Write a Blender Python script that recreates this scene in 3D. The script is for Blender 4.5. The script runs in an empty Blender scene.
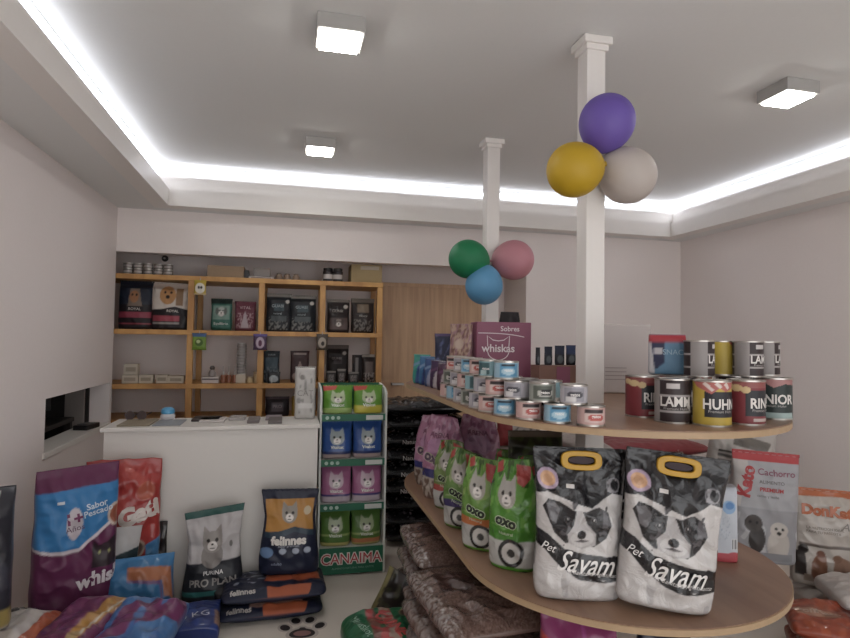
import bpy, bmesh, math, random
import numpy as np
from mathutils import Matrix, Vector, noise
random.seed(7)
D = bpy.data
col = bpy.context.scene.collection
R = math.radians

# ------------------------------------------------------------------ camera
F = 580.2; EYE = 1.45
YAW, PITCH, ROLL = R(13.296), R(1.945), R(.8615)
cy, sy = math.cos(YAW), math.sin(YAW)
Fw = np.array([sy*math.cos(PITCH), cy*math.cos(PITCH), math.sin(PITCH)])
Rt = np.array([cy, -sy, 0.]); Up = np.cross(Rt, Fw)
R2 = math.cos(ROLL)*Rt + math.sin(ROLL)*Up
U2 = -math.sin(ROLL)*Rt + math.cos(ROLL)*Up
cam = D.objects.new('camera', D.cameras.new('camera')); col.objects.link(cam)
cam.data.sensor_fit = 'HORIZONTAL'; cam.data.sensor_width = 36; cam.data.lens = F/850*36
cam.data.clip_start = .05
cam.matrix_world = Matrix(((R2[0], U2[0], -Fw[0], 0), (R2[1], U2[1], -Fw[1], 0), (R2[2], U2[2], -Fw[2], EYE), (0, 0, 0, 1)))
bpy.context.scene.camera = cam

def ray(x, y): return (x-425)/F*R2 - (y-319)/F*U2 + Fw
def on(x, y, z):                       # measured point on the horizontal plane z
    r = ray(x, y); t = (z-EYE)/r[2]; return np.array([r[0]*t, r[1]*t, z])
def at(x, y, Y):                       # measured point on the frontal plane Y
    r = ray(x, y); t = Y/r[1]; return np.array([r[0]*t, Y, EYE+r[2]*t])
def size_on(x0, x1, y0, y1, z):        # base point, width, height of a thing standing on z
    p = on((x0+x1)/2, y1, z); k = np.dot(p-[0, 0, EYE], Fw)/F
    return p, (x1-x0)*k, (y1-y0)*k
def size_at(x0, x1, y0, y1, Y):
    p = at((x0+x1)/2, y1, Y); k = np.dot(p-[0, 0, EYE], Fw)/F
    return p, (x1-x0)*k, (y1-y0)*k

# ------------------------------------------------------------------ colour and materials
def lin(c):
    if isinstance(c, str):
        c = [int(c[i:i+2], 16)/255 for i in (0, 2, 4)]
    return [x/12.92 if x <= .04045 else ((x+.055)/1.055)**2.4 for x in c]
MATS = {}
def mat(name, c=None, rough=.6, metal=0, coat=0, bump=0, bscale=40, vary=0, emit=0, spec=.5, attr=False):
    if name in MATS: return MATS[name]
    m = D.materials.new(name); m.use_nodes = True; nt = m.node_tree; b = nt.nodes['Principled BSDF']
    b.inputs['Roughness'].default_value = rough; b.inputs['Metallic'].default_value = metal
    b.inputs['Coat Weight'].default_value = coat; b.inputs['Specular IOR Level'].default_value = spec
    tc = nt.nodes.new('ShaderNodeTexCoord')
    nz = nt.nodes.new('ShaderNodeTexNoise'); nz.inputs['Scale'].default_value = bscale; nz.inputs['Detail'].default_value = 4
    nt.links.new(tc.outputs['Object'], nz.inputs['Vector'])
    if attr:
        a = nt.nodes.new('ShaderNodeAttribute'); a.attribute_name = 'print'
        nt.links.new(a.outputs['Color'], b.inputs['Base Color'])
    else:
        c4 = (*lin(c), 1)
        mx = nt.nodes.new('ShaderNodeMix'); mx.data_type = 'RGBA'
        mx.inputs[6].default_value = c4
        mx.inputs[7].default_value = tuple(x*(1-vary) for x in c4[:3])+(1,)
        nt.links.new(nz.outputs['Fac'], mx.inputs[0]); nt.links.new(mx.outputs[2], b.inputs['Base Color'])
    if bump:
        bp = nt.nodes.new('ShaderNodeBump'); bp.inputs['Strength'].default_value = bump; bp.inputs['Distance'].default_value = .012
        nt.links.new(nz.outputs['Fac'], bp.inputs['Height']); nt.links.new(bp.outputs['Normal'], b.inputs['Normal'])
    if emit:
        b.inputs['Emission Color'].default_value = (*lin(c), 1); b.inputs['Emission Strength'].default_value = emit
    MATS[name] = m; return m
def wood(name, c1, c2, scale=(1, 1, 14), rough=.5):
    m = D.materials.new(name); m.use_nodes = True; nt = m.node_tree; b = nt.nodes['Principled BSDF']
    b.inputs['Roughness'].default_value = rough
    tc = nt.nodes.new('ShaderNodeTexCoord'); mp = nt.nodes.new('ShaderNodeMapping'); mp.inputs['Scale'].default_value = scale
    nz = nt.nodes.new('ShaderNodeTexNoise'); nz.inputs['Scale'].default_value = 2.2; nz.inputs['Detail'].default_value = 6; nz.inputs['Distortion'].default_value = .6
    rp = nt.nodes.new('ShaderNodeValToRGB'); rp.color_ramp.elements[0].color = (*lin(c1), 1); rp.color_ramp.elements[1].color = (*lin(c2), 1)
    rp.color_ramp.elements[0].position = .35; rp.color_ramp.elements[1].position = .65
    nt.links.new(tc.outputs['Object'], mp.inputs['Vector']); nt.links.new(mp.outputs[0], nz.inputs['Vector'])
    nt.links.new(nz.outputs['Fac'], rp.inputs['Fac']); nt.links.new(rp.outputs['Color'], b.inputs['Base Color'])
    MATS[name] = m; return m

M_wall = mat('wall_paint', 'e6dedb', .85, vary=.04, bump=.05, bscale=60)
M_wallL = mat('left_wall_paint', 'e5dddb', .8, vary=.04, bump=.05, bscale=60)
M_ceil = mat('ceiling_paint', 'dedfde', .9, vary=.03)
M_white = mat('white_gloss_paint', 'e2deda', .45, vary=.03)
M_floor = mat('floor_tile', 'ddd5cb', .42, vary=.15, bump=.03, bscale=3)
M_pine = wood('pine', 'a87a48', 'c89a5e', (3, 3, 1.2))
M_door = wood('oak_laminate', 'b8977a', 'cbaa89', (12, 12, .7), .55)
M_oval = wood('shelf_laminate', '806250', '93755f', (5, .8, 5), .4)
M_edge = mat('shelf_edge', 'a98f70', .5, vary=.2)
M_black = mat('black_plastic', '1b1a1c', .4)
M_dark = mat('painted_dim_room', '2c2726', .8, vary=.2)
M_metal = mat('tin_metal', 'b5b0aa', .28, metal=.9, vary=.1)
M_steel = mat('brushed_steel', 'a5a19c', .35, metal=1)
M_film = mat('printed_film', attr=True, rough=.45, coat=.04, spec=.3, bump=.12, bscale=30)
M_foil = mat('glossy_printed_film', attr=True, rough=.3, coat=.15, spec=.35, bump=.3, bscale=22)
M_crk = mat('crinkled_plastic_print', attr=True, rough=.24, coat=.3, spec=.4, bump=.55, bscale=16)
for n_ in M_crk.node_tree.nodes:
    if n_.type == 'TEX_NOISE': n_.inputs['Distortion'].default_value = 1.6
    if n_.type == 'BUMP': n_.inputs['Distance'].default_value = .02
M_paper = mat('printed_card', attr=True, rough=.7)
M_cardboard = mat('cardboard', '95806a', .85, vary=.15)
M_glass = mat('frosted_plastic', 'bdbab8', .2, vary=.05)

# ------------------------------------------------------------------ mesh helpers
def tag(o, label=None, cat=None, group=None, kind=None):
    if label: o['label'] = label
    if cat: o['category'] = cat
    if group: o['group'] = group
    if kind: o['kind'] = kind
    return o
def link(name, me, m=None, parent=None):
    if m is not None: me.materials.append(m)
    o = D.objects.new(name, me); col.objects.link(o)
    if parent is not None: o.parent = parent
    return o
def empty(name, loc, rz=0):
    o = D.objects.new(name, None); col.objects.link(o); o.location = loc; o.rotation_euler = (0, 0, rz); o.empty_display_size = .1
    return o
def copy_tree(o, parent=None):
    c = o.copy(); col.objects.link(c); c.parent = parent
    for k in [x for x in o.children]: copy_tree(k, c)
    return c
def rawmesh(name, vs, fs, smooth=False, colors=None):
    me = D.meshes.new(name); me.from_pydata([tuple(v) for v in vs], [], fs)
    if colors is not None:
        a = me.color_attributes.new('print', 'FLOAT_COLOR', 'POINT')
        c = np.ones((len(vs), 4), np.float32); colors = np.asarray(colors); c[:, :3] = colors*.86+colors.mean(1, keepdims=True)*.14
        a.data.foreach_set('color', c.ravel())
    me.update(); return me
def boxes(name, lst, m, parent=None, bevel=0):
    bm = bmesh.new()
    for (x0, x1, y0, y1, z0, z1) in lst:
        r = bmesh.ops.create_cube(bm, size=1)
        bmesh.ops.scale(bm, vec=(abs(x1-x0), abs(y1-y0), abs(z1-z0)), verts=r['verts'])
        bmesh.ops.translate(bm, vec=((x0+x1)/2, (y0+y1)/2, (z0+z1)/2), verts=r['verts'])
    if bevel: bmesh.ops.bevel(bm, geom=bm.edges[:], offset=bevel, segments=2, affect='EDGES', profile=.5)
    me = D.meshes.new(name); bm.to_mesh(me); bm.free()
    return link(name, me, m, parent)
def struct(name, lst, m, bevel=0):
    o = boxes(name, lst, m, None, bevel); o['kind'] = 'structure'; return o
def lathe(name, prof, m, parent=None, n=40, cap=True, smooth=True, flat_z=None):
    vs = []; fs = []
    for (r, z) in prof:
        for i in range(n):
            a = 2*math.pi*i/n; vs.append((r*math.cos(a), r*math.sin(a), z))
    for j in range(len(prof)-1):
        for i in range(n):
            k = (i+1) % n; fs.append((j*n+i, j*n+k, (j+1)*n+k, (j+1)*n+i))
    if cap:
        fs.append(tuple(range(n))[::-1]); fs.append(tuple((len(prof)-1)*n+i for i in range(n)))
    me = rawmesh(name, vs, fs)
    if smooth:
        for p in me.polygons:
            if len(p.vertices) == 4: p.use_smooth = True
        me.set_sharp_from_angle(angle=R(35))
    return link(name, me, m, parent)

# ---- text as polygons, cached
TC = {}
def textpoly(s, bold=0):
    k = (s, bold)
    if k in TC: return TC[k]
    c = D.curves.new('t', 'FONT'); c.body = s; c.size = 1; c.align_x = 'CENTER'; c.align_y = 'CENTER'; c.offset = bold; c.resolution_u = 3
    o = D.objects.new('t', c); col.objects.link(o)
    me = D.meshes.new_from_object(o.evaluated_get(bpy.context.evaluated_depsgraph_get()))
    vs = np.array([v.co[:2] for v in me.vertices]) if len(me.vertices) else np.zeros((0, 2))
    fs = [tuple(p.vertices) for p in me.polygons]
    D.objects.remove(o); D.curves.remove(c); D.meshes.remove(me)
    TC[k] = (vs, fs); return TC[k]

# ---- print layers: evaluated at (s, v), s across the front 0..1, v up 0..1
def inpoly(S, V, pts):
    r = np.zeros(S.shape, bool); n = len(pts)
    for i in range(n):
        x0, y0 = pts[i]; x1, y1 = pts[(i+1) % n]
        if y0 == y1: continue
        c = ((V >= min(y0, y1)) & (V < max(y0, y1))); xi = x0+(V-y0)*(x1-x0)/(y1-y0)
        r ^= c & (S < xi)
    return r
def hashn(S, V, sc, seed=0):
    return np.array([noise.noise(Vector((a*sc, b*sc, seed))) for a, b in zip(S, V)])
def paint(layers, S, V, front):
    C = np.tile(np.array(lin('888888')), (len(S), 1))
    for L in layers:
        k = L[0]; c = lin(L[-1])
        if k == 'F': mk = np.ones(S.shape, bool)
        elif k == 'B': mk = (V >= L[1]) & (V <= L[2])
        elif k == 'BACK': mk = ~front
        elif k == 'R': mk = front & (S >= L[1]) & (S <= L[3]) & (V >= L[2]) & (V <= L[4])
        elif k == 'E': mk = front & (((S-L[1])/L[3])**2+((V-L[2])/L[4])**2 <= 1)
        elif k == 'P': mk = front & inpoly(S, V, L[1])
        elif k == 'K':   # organic speckle inside a rectangle
            mk = front & (S >= L[1]) & (S <= L[3]) & (V >= L[2]) & (V <= L[4])
            idx = np.where(mk)[0]
            if len(idx):
                h = hashn(S[idx], V[idx], L[5], L[5]); mk[idx] = h > L[6]
        elif k == 'W':   # region under/over a wavy line: base, amp, phase, freq, sign
            y = L[1]+L[2]*np.sin(L[4]*S+L[3]); mk = front & ((V > y) if L[5] > 0 else (V < y)) & (V < L[6]) & (V > L[7])
        C[mk] = c
    return C
def cat(cx, cy, r, a, c, dark='2a2624', light='d8d2cc'):
    y = r*a
    return [('P', [(cx-r, cy+.3*y), (cx-.8*r, cy+1.5*y), (cx-.1*r, cy+.7*y)], c), ('P', [(cx+r, cy+.3*y), (cx+.8*r, cy+1.5*y), (cx+.1*r, cy+.7*y)], c),
            ('E', cx, cy, r, y*.95, c), ('E', cx, cy-.35*y, .5*r, .42*y, light),
            ('E', cx-.42*r, cy+.15*y, .17*r, .17*y, dark), ('E', cx+.42*r, cy+.15*y, .17*r, .17*y, dark),
            ('E', cx, cy-.2*y, .13*r, .09*y, dark), ('E', cx, cy-.55*y, .28*r, .05*y, dark)]
def dog(cx, cy, r, a, c, ear, dark='1d1a19', light='d8d2cc'):
    y = r*a
    return [('E', cx, cy, .85*r, y, c), ('E', cx-.85*r, cy+.1*y, .32*r, .75*y, ear), ('E', cx+.85*r, cy+.1*y, .32*r, .75*y, ear),
            ('E', cx, cy-.4*y, .48*r, .5*y, light), ('E', cx-.35*r, cy+.25*y, .14*r, .14*y, dark), ('E', cx+.35*r, cy+.25*y, .14*r, .14*y, dark),
            ('E', cx, cy-.25*y, .2*r, .15*y, dark), ('E', cx, cy-.6*y, .3*r, .06*y, dark)]

PROF = {
 'stand':  ([0, .04, .2, .5, .8, .94, 1], [.90, .95, .97, .95, .95, .98, 1], [.72, .92, 1, .92, .5, .1, .02]),
 'pillow': ([0, .03, .15, .5, .85, .97, 1], [1, .98, .93, .91, .93, .98, 1], [.04, .2, .75, 1, .75, .2, .04]),
 'block':  ([0, .03, .2, .6, .86, .95, 1], [.95, .98, .98, .97, .97, .98, .98], [.85, .97, 1, .95, .7, .16, .03]),
 'blockf': ([0, .03, .2, .6, .9, .97, 1], [.97, 1, 1, .99, .98, .97, .96], [.92, .99, 1, 1, .95, .88, .7]),
 'flare':  ([0, .05, .2, .45, .7, .93, 1], [1, 1.03, 1.03, .93, .87, .96, 1], [.75, .95, 1, .9, .45, .08, .02]),
 'litter': ([0, .03, .15, .5, .75, .93, 1], [.84, .90, .92, .90, .93, 1, 1.0], [.6, .9, 1, .92, .5, .1, .02]),
 'tied':   ([0, .04, .2, .5, .72, .86, 1], [.88, .95, 1, .99, .93, .78, .66], [.8, .95, 1, .98, .78, .42, .12]),
 'sack':   ([0, .04, .14, .5, .86, .96, 1], [.9, .96, 1, 1, 1, .96, .9], [.12, .5, .9, 1, .9, .5, .12]),
}
def bag(name, w, h, d, layers, loc, rz=0, rx=0, ry=0, n=3.0, res=.006, kind='stand', texts=(), label=None, cat=None, group=None,
        m=None, wr=.006, seal=None, parent=None, seed=None, sticker=None, skew=0.0, topcut=0.0):
    seed = random.random()*100 if seed is None else seed
    vv, wa, da = PROF[kind]
    nu = int(min(110, max(16, w/res))); nv = int(min(150, max(14, h/res))); nb = max(8, nu//3)
    V = np.linspace(0, 1, nv+1)
    A = np.interp(V, vv, wa)*w/2; B = np.interp(V, vv, da)*d/2
    def smooth(a):
        for _ in range(max(2, nv//24)): a = np.concatenate([a[:1], (a[:-2]+2*a[1:-1]+a[2:])/4, a[-1:]])
        return a
    A = smooth(A); B = smooth(B)
    def disp(q_, v):
        e = min(v*8, (1-v)*10, 1); x = q_*w/2
        q = noise.noise(Vector((x*9, v*h*9, seed)))*1.2 + noise.noise(Vector((x*22, v*h*14+x*9, seed+5)))*.8
        q -= 1.6*abs(noise.noise(Vector((x*13+v*h*6, v*h*11-x*5, seed+31))))-.35
        cr = noise.noise(Vector((x*45, v*h*5, seed+9)))*max(0, v-.75)*3
        ed = noise.noise(Vector((q_*3, v*h*40, seed+3)))*min(1, abs(q_))**3
        return wr*(q*max(e, 0)+cr*min(1, (1.02-v)*6)*min(1, (1-v)*12)+.9*ed*max(e, 0))
    def edgew(v, sg): return 1+.025*noise.noise(Vector((sg*3, v*h*9, seed+20)))*(1 if wr > 0 else 0)
    def topz(x, v): return skew*x*v + topcut*v*abs(noise.noise(Vector((x*6, 3, seed))))
    t = np.linspace(-1, 1, nu+1); Xf = .55*t+.45*np.sin(t*math.pi/2)
    tb = np.linspace(1, -1, nb+1)[1:-1]; Xb = np.sin(tb*math.pi/2)
    N = nu+1+nb-1
    vs = []; S = []; VV = []; FR = []
    for j, v in enumerate(V):
        a, b = A[j], B[j]
        for i, x in enumerate(Xf):
            X = x*a*edgew(v, 1 if x > 0 else -1); yb = b*(max(0, 1-abs(x)**n))**(1/n)
            vs.append((X, -(yb+disp(x, v)*(1-abs(x)**8)), v*h+topz(X, v))); S.append((x+1)/2); VV.append(v); FR.append(True)
        for x in Xb:
            X = x*a*edgew(v, 1 if x > 0 else -1); yb = b*(max(0, 1-abs(x)**n))**(1/n)
            vs.append((X, (yb+disp(x+9, v)*.3*(1-abs(x)**8)*(1 if b > .01 else 0)), v*h+topz(X, v))); S.append((x+1)/2); VV.append(v); FR.append(False)
    fs = []
    for j in range(nv):
        for i in range(N):
            k = (i+1) % N; fs.append((j*N+i, j*N+k, (j+1)*N+k, (j+1)*N+i))
    fs.append(tuple(range(N))[::-1]); fs.append(tuple(nv*N+i for i in range(N)))
    nbody = len(vs); nfb = len(fs)
    S_, V_, F_ = np.array(S), np.array(VV), np.array(FR); ds, dv = .3/nu*2, .3/nv*2
    C = sum(paint(layers, S_+a_*ds/2, V_+b_*dv/2, F_) for a_, b_ in ((-1, -.4), (.4, -1), (1, .4), (-.4, 1)))/4
    def surf(x, z, off):
        v = min(max(z/h, 0), 1); a = np.interp(v, V, A); b = np.interp(v, V, B)
        q = max(-.985, min(.985, x/a)); yb = b*(max(0, 1-abs(q)**n))**(1/n)
        return (q*a*edgew(v, 1 if q > 0 else -1), -(yb+disp(q, v)*(1-abs(q)**8)+off), v*h+topz(q*a, v))
    cols = [C]; toff = res*.15+wr*.12
    for T in texts:
        s, tx, tv, hh, tc_ = T[:5]; op = T[5] if len(T) > 5 else {}
        for (bo, cc, off) in ([(op['out'], op['oc'], .0012+toff)] if 'out' in op else [])+[(op.get('bold', .0), tc_, .002+toff)]:
            P, Q = textpoly(s, bo)
            if not len(P): continue
            x = P[:, 0]*hh*op.get('sx', 1)+P[:, 1]*hh*op.get('shear', 0); z = P[:, 1]*hh
            if 'arc' in op: z = z+op['arc']*x*x/max(hh, .01)
            an = R(op.get('rot', 0)); x, z = x*math.cos(an)-z*math.sin(an), x*math.sin(an)+z*math.cos(an)
            x = x+(tx-.5)*w; z = z+tv*h
            base = len(vs)
            for a_, b_ in zip(x, z): vs.append(surf(a_, b_, off))
            for f in Q:
                if all(abs(x[q]) < w*.485 for q in f): fs.append(tuple(base+q for q in f))
            cols.append(np.tile(np.array(lin(cc)), (len(P), 1)))
    me = rawmesh(name, vs, fs, colors=np.concatenate(cols))
    sm = np.zeros(len(me.polygons), bool); sm[:nfb-2] = True; me.polygons.foreach_set('use_smooth', sm)
    o = link(name, me, m or M_film, parent)
    o.location = tuple(loc); o.rotation_euler = (rx, ry, rz)
    if label: tag(o, label, cat, group)
    if seal:                                  # crimped strip along the top
        sh, sc = seal; v2 = []; f2 = []; K = 30
        for j in range(5):
            for i in range(K+1):
                x = -w/2*.985+w*.985*i/K
                v2.append((x, .003*math.sin(i*2.1)*(1 if wr else 0)-.002+.0016*(j % 2), h-.004+sh*j/4+topz(x, 1)))
        for j in range(4):
            for i in range(K): f2.append((j*(K+1)+i, j*(K+1)+i+1, (j+1)*(K+1)+i+1, (j+1)*(K+1)+i))
        m2 = rawmesh('top_seal', v2, f2, colors=np.tile(np.array(lin(sc)), (len(v2), 1)))
        for p in m2.polygons: p.use_smooth = True
        so = link('top_seal', m2, m or M_film, o)
        md = so.modifiers.new('t', 'SOLIDIFY'); md.thickness = .002; md.offset = 0
    if sticker:
        sx, sv, sw, shh, sc = sticker; P = []
        G = 5
        for j in range(G):
            for i in range(G): P.append(surf((sx-.5)*w+sw*(i/(G-1)-.5), sv*h+shh*(j/(G-1)-.5), .003))
        f2 = [(j*G+i, j*G+i+1, (j+1)*G+i+1, (j+1)*G+i) for j in range(G-1) for i in range(G-1)]
        so = link('price_sticker', rawmesh('price_sticker', P, f2), mat('sticker_'+sc, sc, .6), o)
        md = so.modifiers.new('t', 'SOLIDIFY'); md.thickness = .001; md.offset = 1
    return o

def fitbag(name, box, d, layers, label, catg, z=None, Y=None, rz=0, ww=None, **kw):
    """size and place a standing bag from its measured extent"""
    if z is not None: p, w, h = size_on(*box, z)
    else: p, w, h = size_at(*box, Y)
    if ww: w = ww
    if 'hh' in kw: h = kw.pop('hh')
    p = p+np.array([-math.sin(rz), math.cos(rz), 0])*d/2*.9
    return bag(name, w, h, d, layers, p, rz=rz, label=label, cat=catg, **kw)

# ---- tins
def tin(name, r, h, layers, texts, loc, rz, label, catg, group, res=64, rows=40):
    """root mesh: printed body; children: lid, base_rim"""
    vs = []; S = []; V = []
    for j in range(rows+1):
        v = j/rows
        for i in range(res):
            a = 2*math.pi*i/res-math.pi/2-math.pi; vs.append((r*math.cos(a), r*math.sin(a), .004+v*(h-.008))); S.append(i/res); V.append(v)
    fs = []
    for j in range(rows):
        for i in range(res):
            k = (i+1) % res; fs.append((j*res+i, j*res+k, (j+1)*res+k, (j+1)*res+i))
    nf = len(fs); S = np.array(S); V = np.array(V)
    C = [paint(layers, S, V, np.ones(S.shape, bool))]
    for T in texts:
        s, tx, tv, hh, tc_ = T[:5]; op = T[5] if len(T) > 5 else {}
        P, Q = textpoly(s, op.get('bold', 0)); base = len(vs)
        for q in P:
            a = (q[0]*hh*op.get('sx', 1))/r+(tx-.5)*2*math.pi-math.pi/2
            vs.append(((r+.0012)*math.cos(a), (r+.0012)*math.sin(a), tv*h+q[1]*hh))
        fs += [tuple(base+k for k in f) for f in Q]; C.append(np.tile(np.array(lin(tc_)), (len(P), 1)))
    me = rawmesh(name, vs, fs, colors=np.concatenate(C))
    sm = np.zeros(len(me.polygons), bool); sm[:nf] = True; me.polygons.foreach_set('use_smooth', sm)
    o = link(name, me, M_film); o.location = tuple(loc); o.rotation_euler = (0, 0, rz); tag(o, label, catg, group)
    lathe('lid', [(r*.995, h-.006), (r*1.03, h-.005), (r*1.03, h), (r*.97, h), (r*.95, h-.003), (r*.6, h-.003), (r*.58, h-.0022), (r*.02, h-.0022)], M_metal, o, n=40)
    lathe('base_rim', [(r*.97, 0), (r*1.03, 0), (r*1.03, .005), (r*.995, .006)], M_metal, o, n=40)
    return o
def recopy(o, loc, rz, label):
    c = copy_tree(o); c.location = tuple(loc); c.rotation_euler = (0, 0, rz); c['label'] = label; return c

# ================================================================== ROOM
XL, XR, YB, ZS, ZC = -1.33, 3.78, 5.0, 2.45, 2.80
struct('floor', [(-4.2, 4.2, -2.2, 6.6, -.1, 0)], M_floor)
struct('wall_left', [(XL-.14, XL, -1.6, 3.72, 0, 3.0), (XL-.14, XL, 4.95, YB, 0, 3.0), (XL-.14, XL, 3.72, 4.95, 0, .765), (XL-.14, XL, 3.72, 4.95, 1.075, 3.0)], M_wallL)
struct('trim_ledge', [(XL-.16, XL+.012, 3.70, 4.96, .735, .77)], M_white, .003)
struct('wall_right', [(XR, XR+.14, -1.6, 5.7, 0, 3.0)], M_wall)
struct('wall_back', [(2.14, XR, YB, YB+.14, 0, 3.0), (XL-.14, 2.14, YB, YB+.12, 2.105, 3.0)], M_wall)
struct('wall_niche', [(-1.9, 2.3, 5.56, 5.7, 0, 2.6), (-1.9, -1.8, YB, 5.6, 0, 2.6), (2.14, 2.2, YB+.14, 5.6, 0, 2.4), (-1.8, XL-.14, YB, YB+.05, 0, 2.6)], M_wall)
struct('ceiling_niche', [(-1.9, 2.2, YB+.12, 5.7, 2.38, 2.5)], M_wall)
struct('ceiling', [(-1.06, 3.65, -1.22, 4.93, ZC, ZC+.1)], M_ceil)
struct('ceiling_soffit', [(XL, -1.04, -1.6, YB, ZS, ZS+.5), (3.63, XR, -1.6, YB, ZS, ZS+.5), (-1.04, 3.63, 4.91, YB, ZS, ZS+.5), (-1.04, 3.63, -1.6, -1.2, ZS, ZS+.5)], M_ceil)
struct('trim_cove', [(-1.04, -.918, -1.2, 4.91, ZS, ZS+.13), (3.51, 3.63, -1.2, 4.91, ZS, ZS+.13), (-.918, 3.51, 4.79, 4.91, ZS, ZS+.13),
                     (-1.04, -1.015, -1.2, 4.91, ZS+.13, ZS+.25), (3.605, 3.63, -1.2, 4.91, ZS+.13, ZS+.25), (-1.015, 3.605, 4.885, 4.91, ZS+.13, ZS+.25)], M_white)
M_led = mat('led_strip', 'f4f6ff', .5, emit=2.2)
t = boxes('led_strip', [(-1.037, -1.022, -1.19, 4.9, 2.735, 2.76), (3.612, 3.627, -1.19, 4.9, 2.735, 2.76), (-1.02, 3.61, 4.892, 4.907, 2.735, 2.76)], M_led); t['kind'] = 'structure'; t.name = 'trim_led'
struct('wall_front', [(XL, -1.0, -1.75, -1.6, 0, 3.0), (3.4, XR, -1.75, -1.6, 0, 3.0), (-1.0, 3.4, -1.75, -1.6, 2.3, 3.0)], M_wall)
# room behind the hatch: its dimness painted as dark walls, inner panels added
struct('wall_office', [(-3.6, -3.5, 3.0, 6.5, 0, 2.8), (-3.6, XL-.14, 2.9, 3.0, 0, 2.8), (-3.6, -1.9, 6.4, 6.5, 0, 2.8), (-3.6, XL-.14, 3.0, 6.5, 2.7, 2.8), (-1.98, XL-.141, 4.93, 4.97, 0, 2.7), (-1.98, -1.93, 3.0, 4.93, 0, 2.7)], M_dark)

# column pair
def column(x, y, label):
    e = empty('column', (x, y, 0)); tag(e, label, 'column', 'white square columns')
    boxes('shaft', [(-.045, .045, -.045, .045, .0, ZC-.05)], M_white, e, .004)
    boxes('capital', [(-.055, .055, -.055, .055, ZC-.06, ZC-.03), (-.068, .068, -.068, .068, ZC-.035, ZC-.001)], M_white, e, .004)
column(1.305, 2.337, 'nearer white square column with the purple, yellow and white balloons')
column(1.323, 3.70, 'farther white square column with the green, pink and blue balloons')

def ceiling_light(x, y, label):
    e = empty('ceiling_light', (x, y, ZC)); tag(e, label, 'ceiling light', 'square ceiling lights')
    boxes('frame', [(-.1, .1, -.1, .1, -.066, -.001)], mat('lamp_frame', 'a5a3a0', .6), e, .003)
    boxes('diffuser', [(-.083, .083, -.083, .083, -.076, -.070)], mat('lamp_glow', 'fffdf8', .5, emit=16), e)
ceiling_light(*on(339.5, 43, ZC-.076)[:2], 'square ceiling light at the top left, nearest to the camera on the left')
ceiling_light(*on(320, 152.5, ZC-.076)[:2], 'small looking square ceiling light close to the back cove')
ceiling_light(*on(787.5, 100, ZC-.072)[:2], 'square ceiling light on the right, beyond the balloons')

# oak door / panel in the niche
dr = boxes('door_1', [(.83, 1.98, 5.50, 5.56, 0, 1.985)], M_door); dr['kind'] = 'structure'
boxes('door_frame', [(1.92, 1.98, 5.485, 5.51, 0, 1.985), (.83, 1.92, 5.485, 5.51, 1.95, 1.985)], M_door, dr)
hd = at(396, 384, 5.47)
boxes('door_handle', [(hd[0]-.045, hd[0]+.07, 5.44, 5.455, hd[2]-.01, hd[2]+.012), (hd[0]-.045, hd[0]-.025, 5.44, 5.5, hd[2]-.01, hd[2]+.012)], M_steel, dr, .003)

# ================================================================== GONDOLA
GX, GR, Y1, Y2 = 1.31, .61, 2.14, 3.35
def stadium(grow=0, n=40):
    pts = []
    for i in range(n+1):
        a = math.pi+math.pi*i/n; pts.append((GX+(GR+grow)*math.cos(a), Y1+(GR+grow)*math.sin(a)))
    for i in range(n+1):
        a = math.pi*i/n; pts.append((GX+(GR+grow)*math.cos(a), Y2+(GR+grow)*math.sin(a)))
    return pts
def slab(name, z0, z1, m, parent=None, grow=0, hole=None):
    P = stadium(grow); n = len(P)
    vs = [(x, y, z0) for x, y in P]+[(x, y, z1) for x, y in P]; fs = [(i, (i+1) % n, n+(i+1) % n, n+i) for i in range(n)]
    if hole is None: fs += [tuple(range(n))[::-1], tuple(range(n, 2*n))]
    else:
        Q = stadium(hole); vs += [(x, y, z0) for x, y in Q]+[(x, y, z1) for x, y in Q]
        for i in range(n):
            k = (i+1) % n; fs += [(2*n+k, 2*n+i, 3*n+i, 3*n+k), (n+i, n+k, 3*n+k, 3*n+i), (k, i, 2*n+i, 2*n+k)]
    return link(name, rawmesh(name, vs, fs), m, parent)
ZU, ZL = 1.18, .59
for z, lb in ((ZU, 'upper long rounded wooden shelf carrying the tins, run through by the two columns'), (ZL, 'lower long rounded wooden shelf carrying the black, green and pink bags')):
    s = slab('oval_shelf', z-.022, z, M_oval); tag(s, lb, 'shelf', 'two tier oval display shelf')
    slab('edge_band', z-.023, z-.003, M_edge, s, .004, 0.0)

# ================================================================== BALLOONS
def balloon(px, py, w, h, Y, c, rot, label, grp):
    p, W, H = size_at(px-w/2, px+w/2, py-h/2, py+h/2, Y); p = at(px, py, Y)
    r = (W+H)/4; prof = []
    for i in range(29):
        a = math.pi*i/28; z = -math.cos(a)
        prof.append((max(.0015, r*math.sin(a)*(1 if z < 0 else 1-.10*z*z)), r*z*(1.0 if z < 0 else 1.16)))
    m = mat('latex_'+label.split()[0], c, .55, vary=.05)
    o = lathe('balloon', prof, m, n=40, cap=False); o.location = tuple(p); o.rotation_euler = rot; tag(o, label, 'balloon', grp)
    k = lathe('knot', [(.004, -.004), (.005, .006), (.011, .018), (.009, .02), (.001, .016)], m, o, n=14, cap=False); k.location = (0, 0, r*1.16)
g1, g2 = 'balloon trio on the nearer column', 'balloon trio on the farther column'
balloon(607, 122, 51, 59, 2.17, '6450a0', (0, R(195), 0), 'violet balloon, topmost of the three on the nearer column', g1)
balloon(574, 170, 56, 53, 2.15, 'b3921c', (0, R(75), 0), 'yellow balloon left of the nearer column', g1)
balloon(628, 176, 58, 53, 2.19, 'b5aca6', (0, R(-60), 0), 'white balloon right of the nearer column', g1)
balloon(468, 259, 41, 37, 3.56, '15744a', (0, R(105), 0), 'green balloon left of the farther column', g2)
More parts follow.
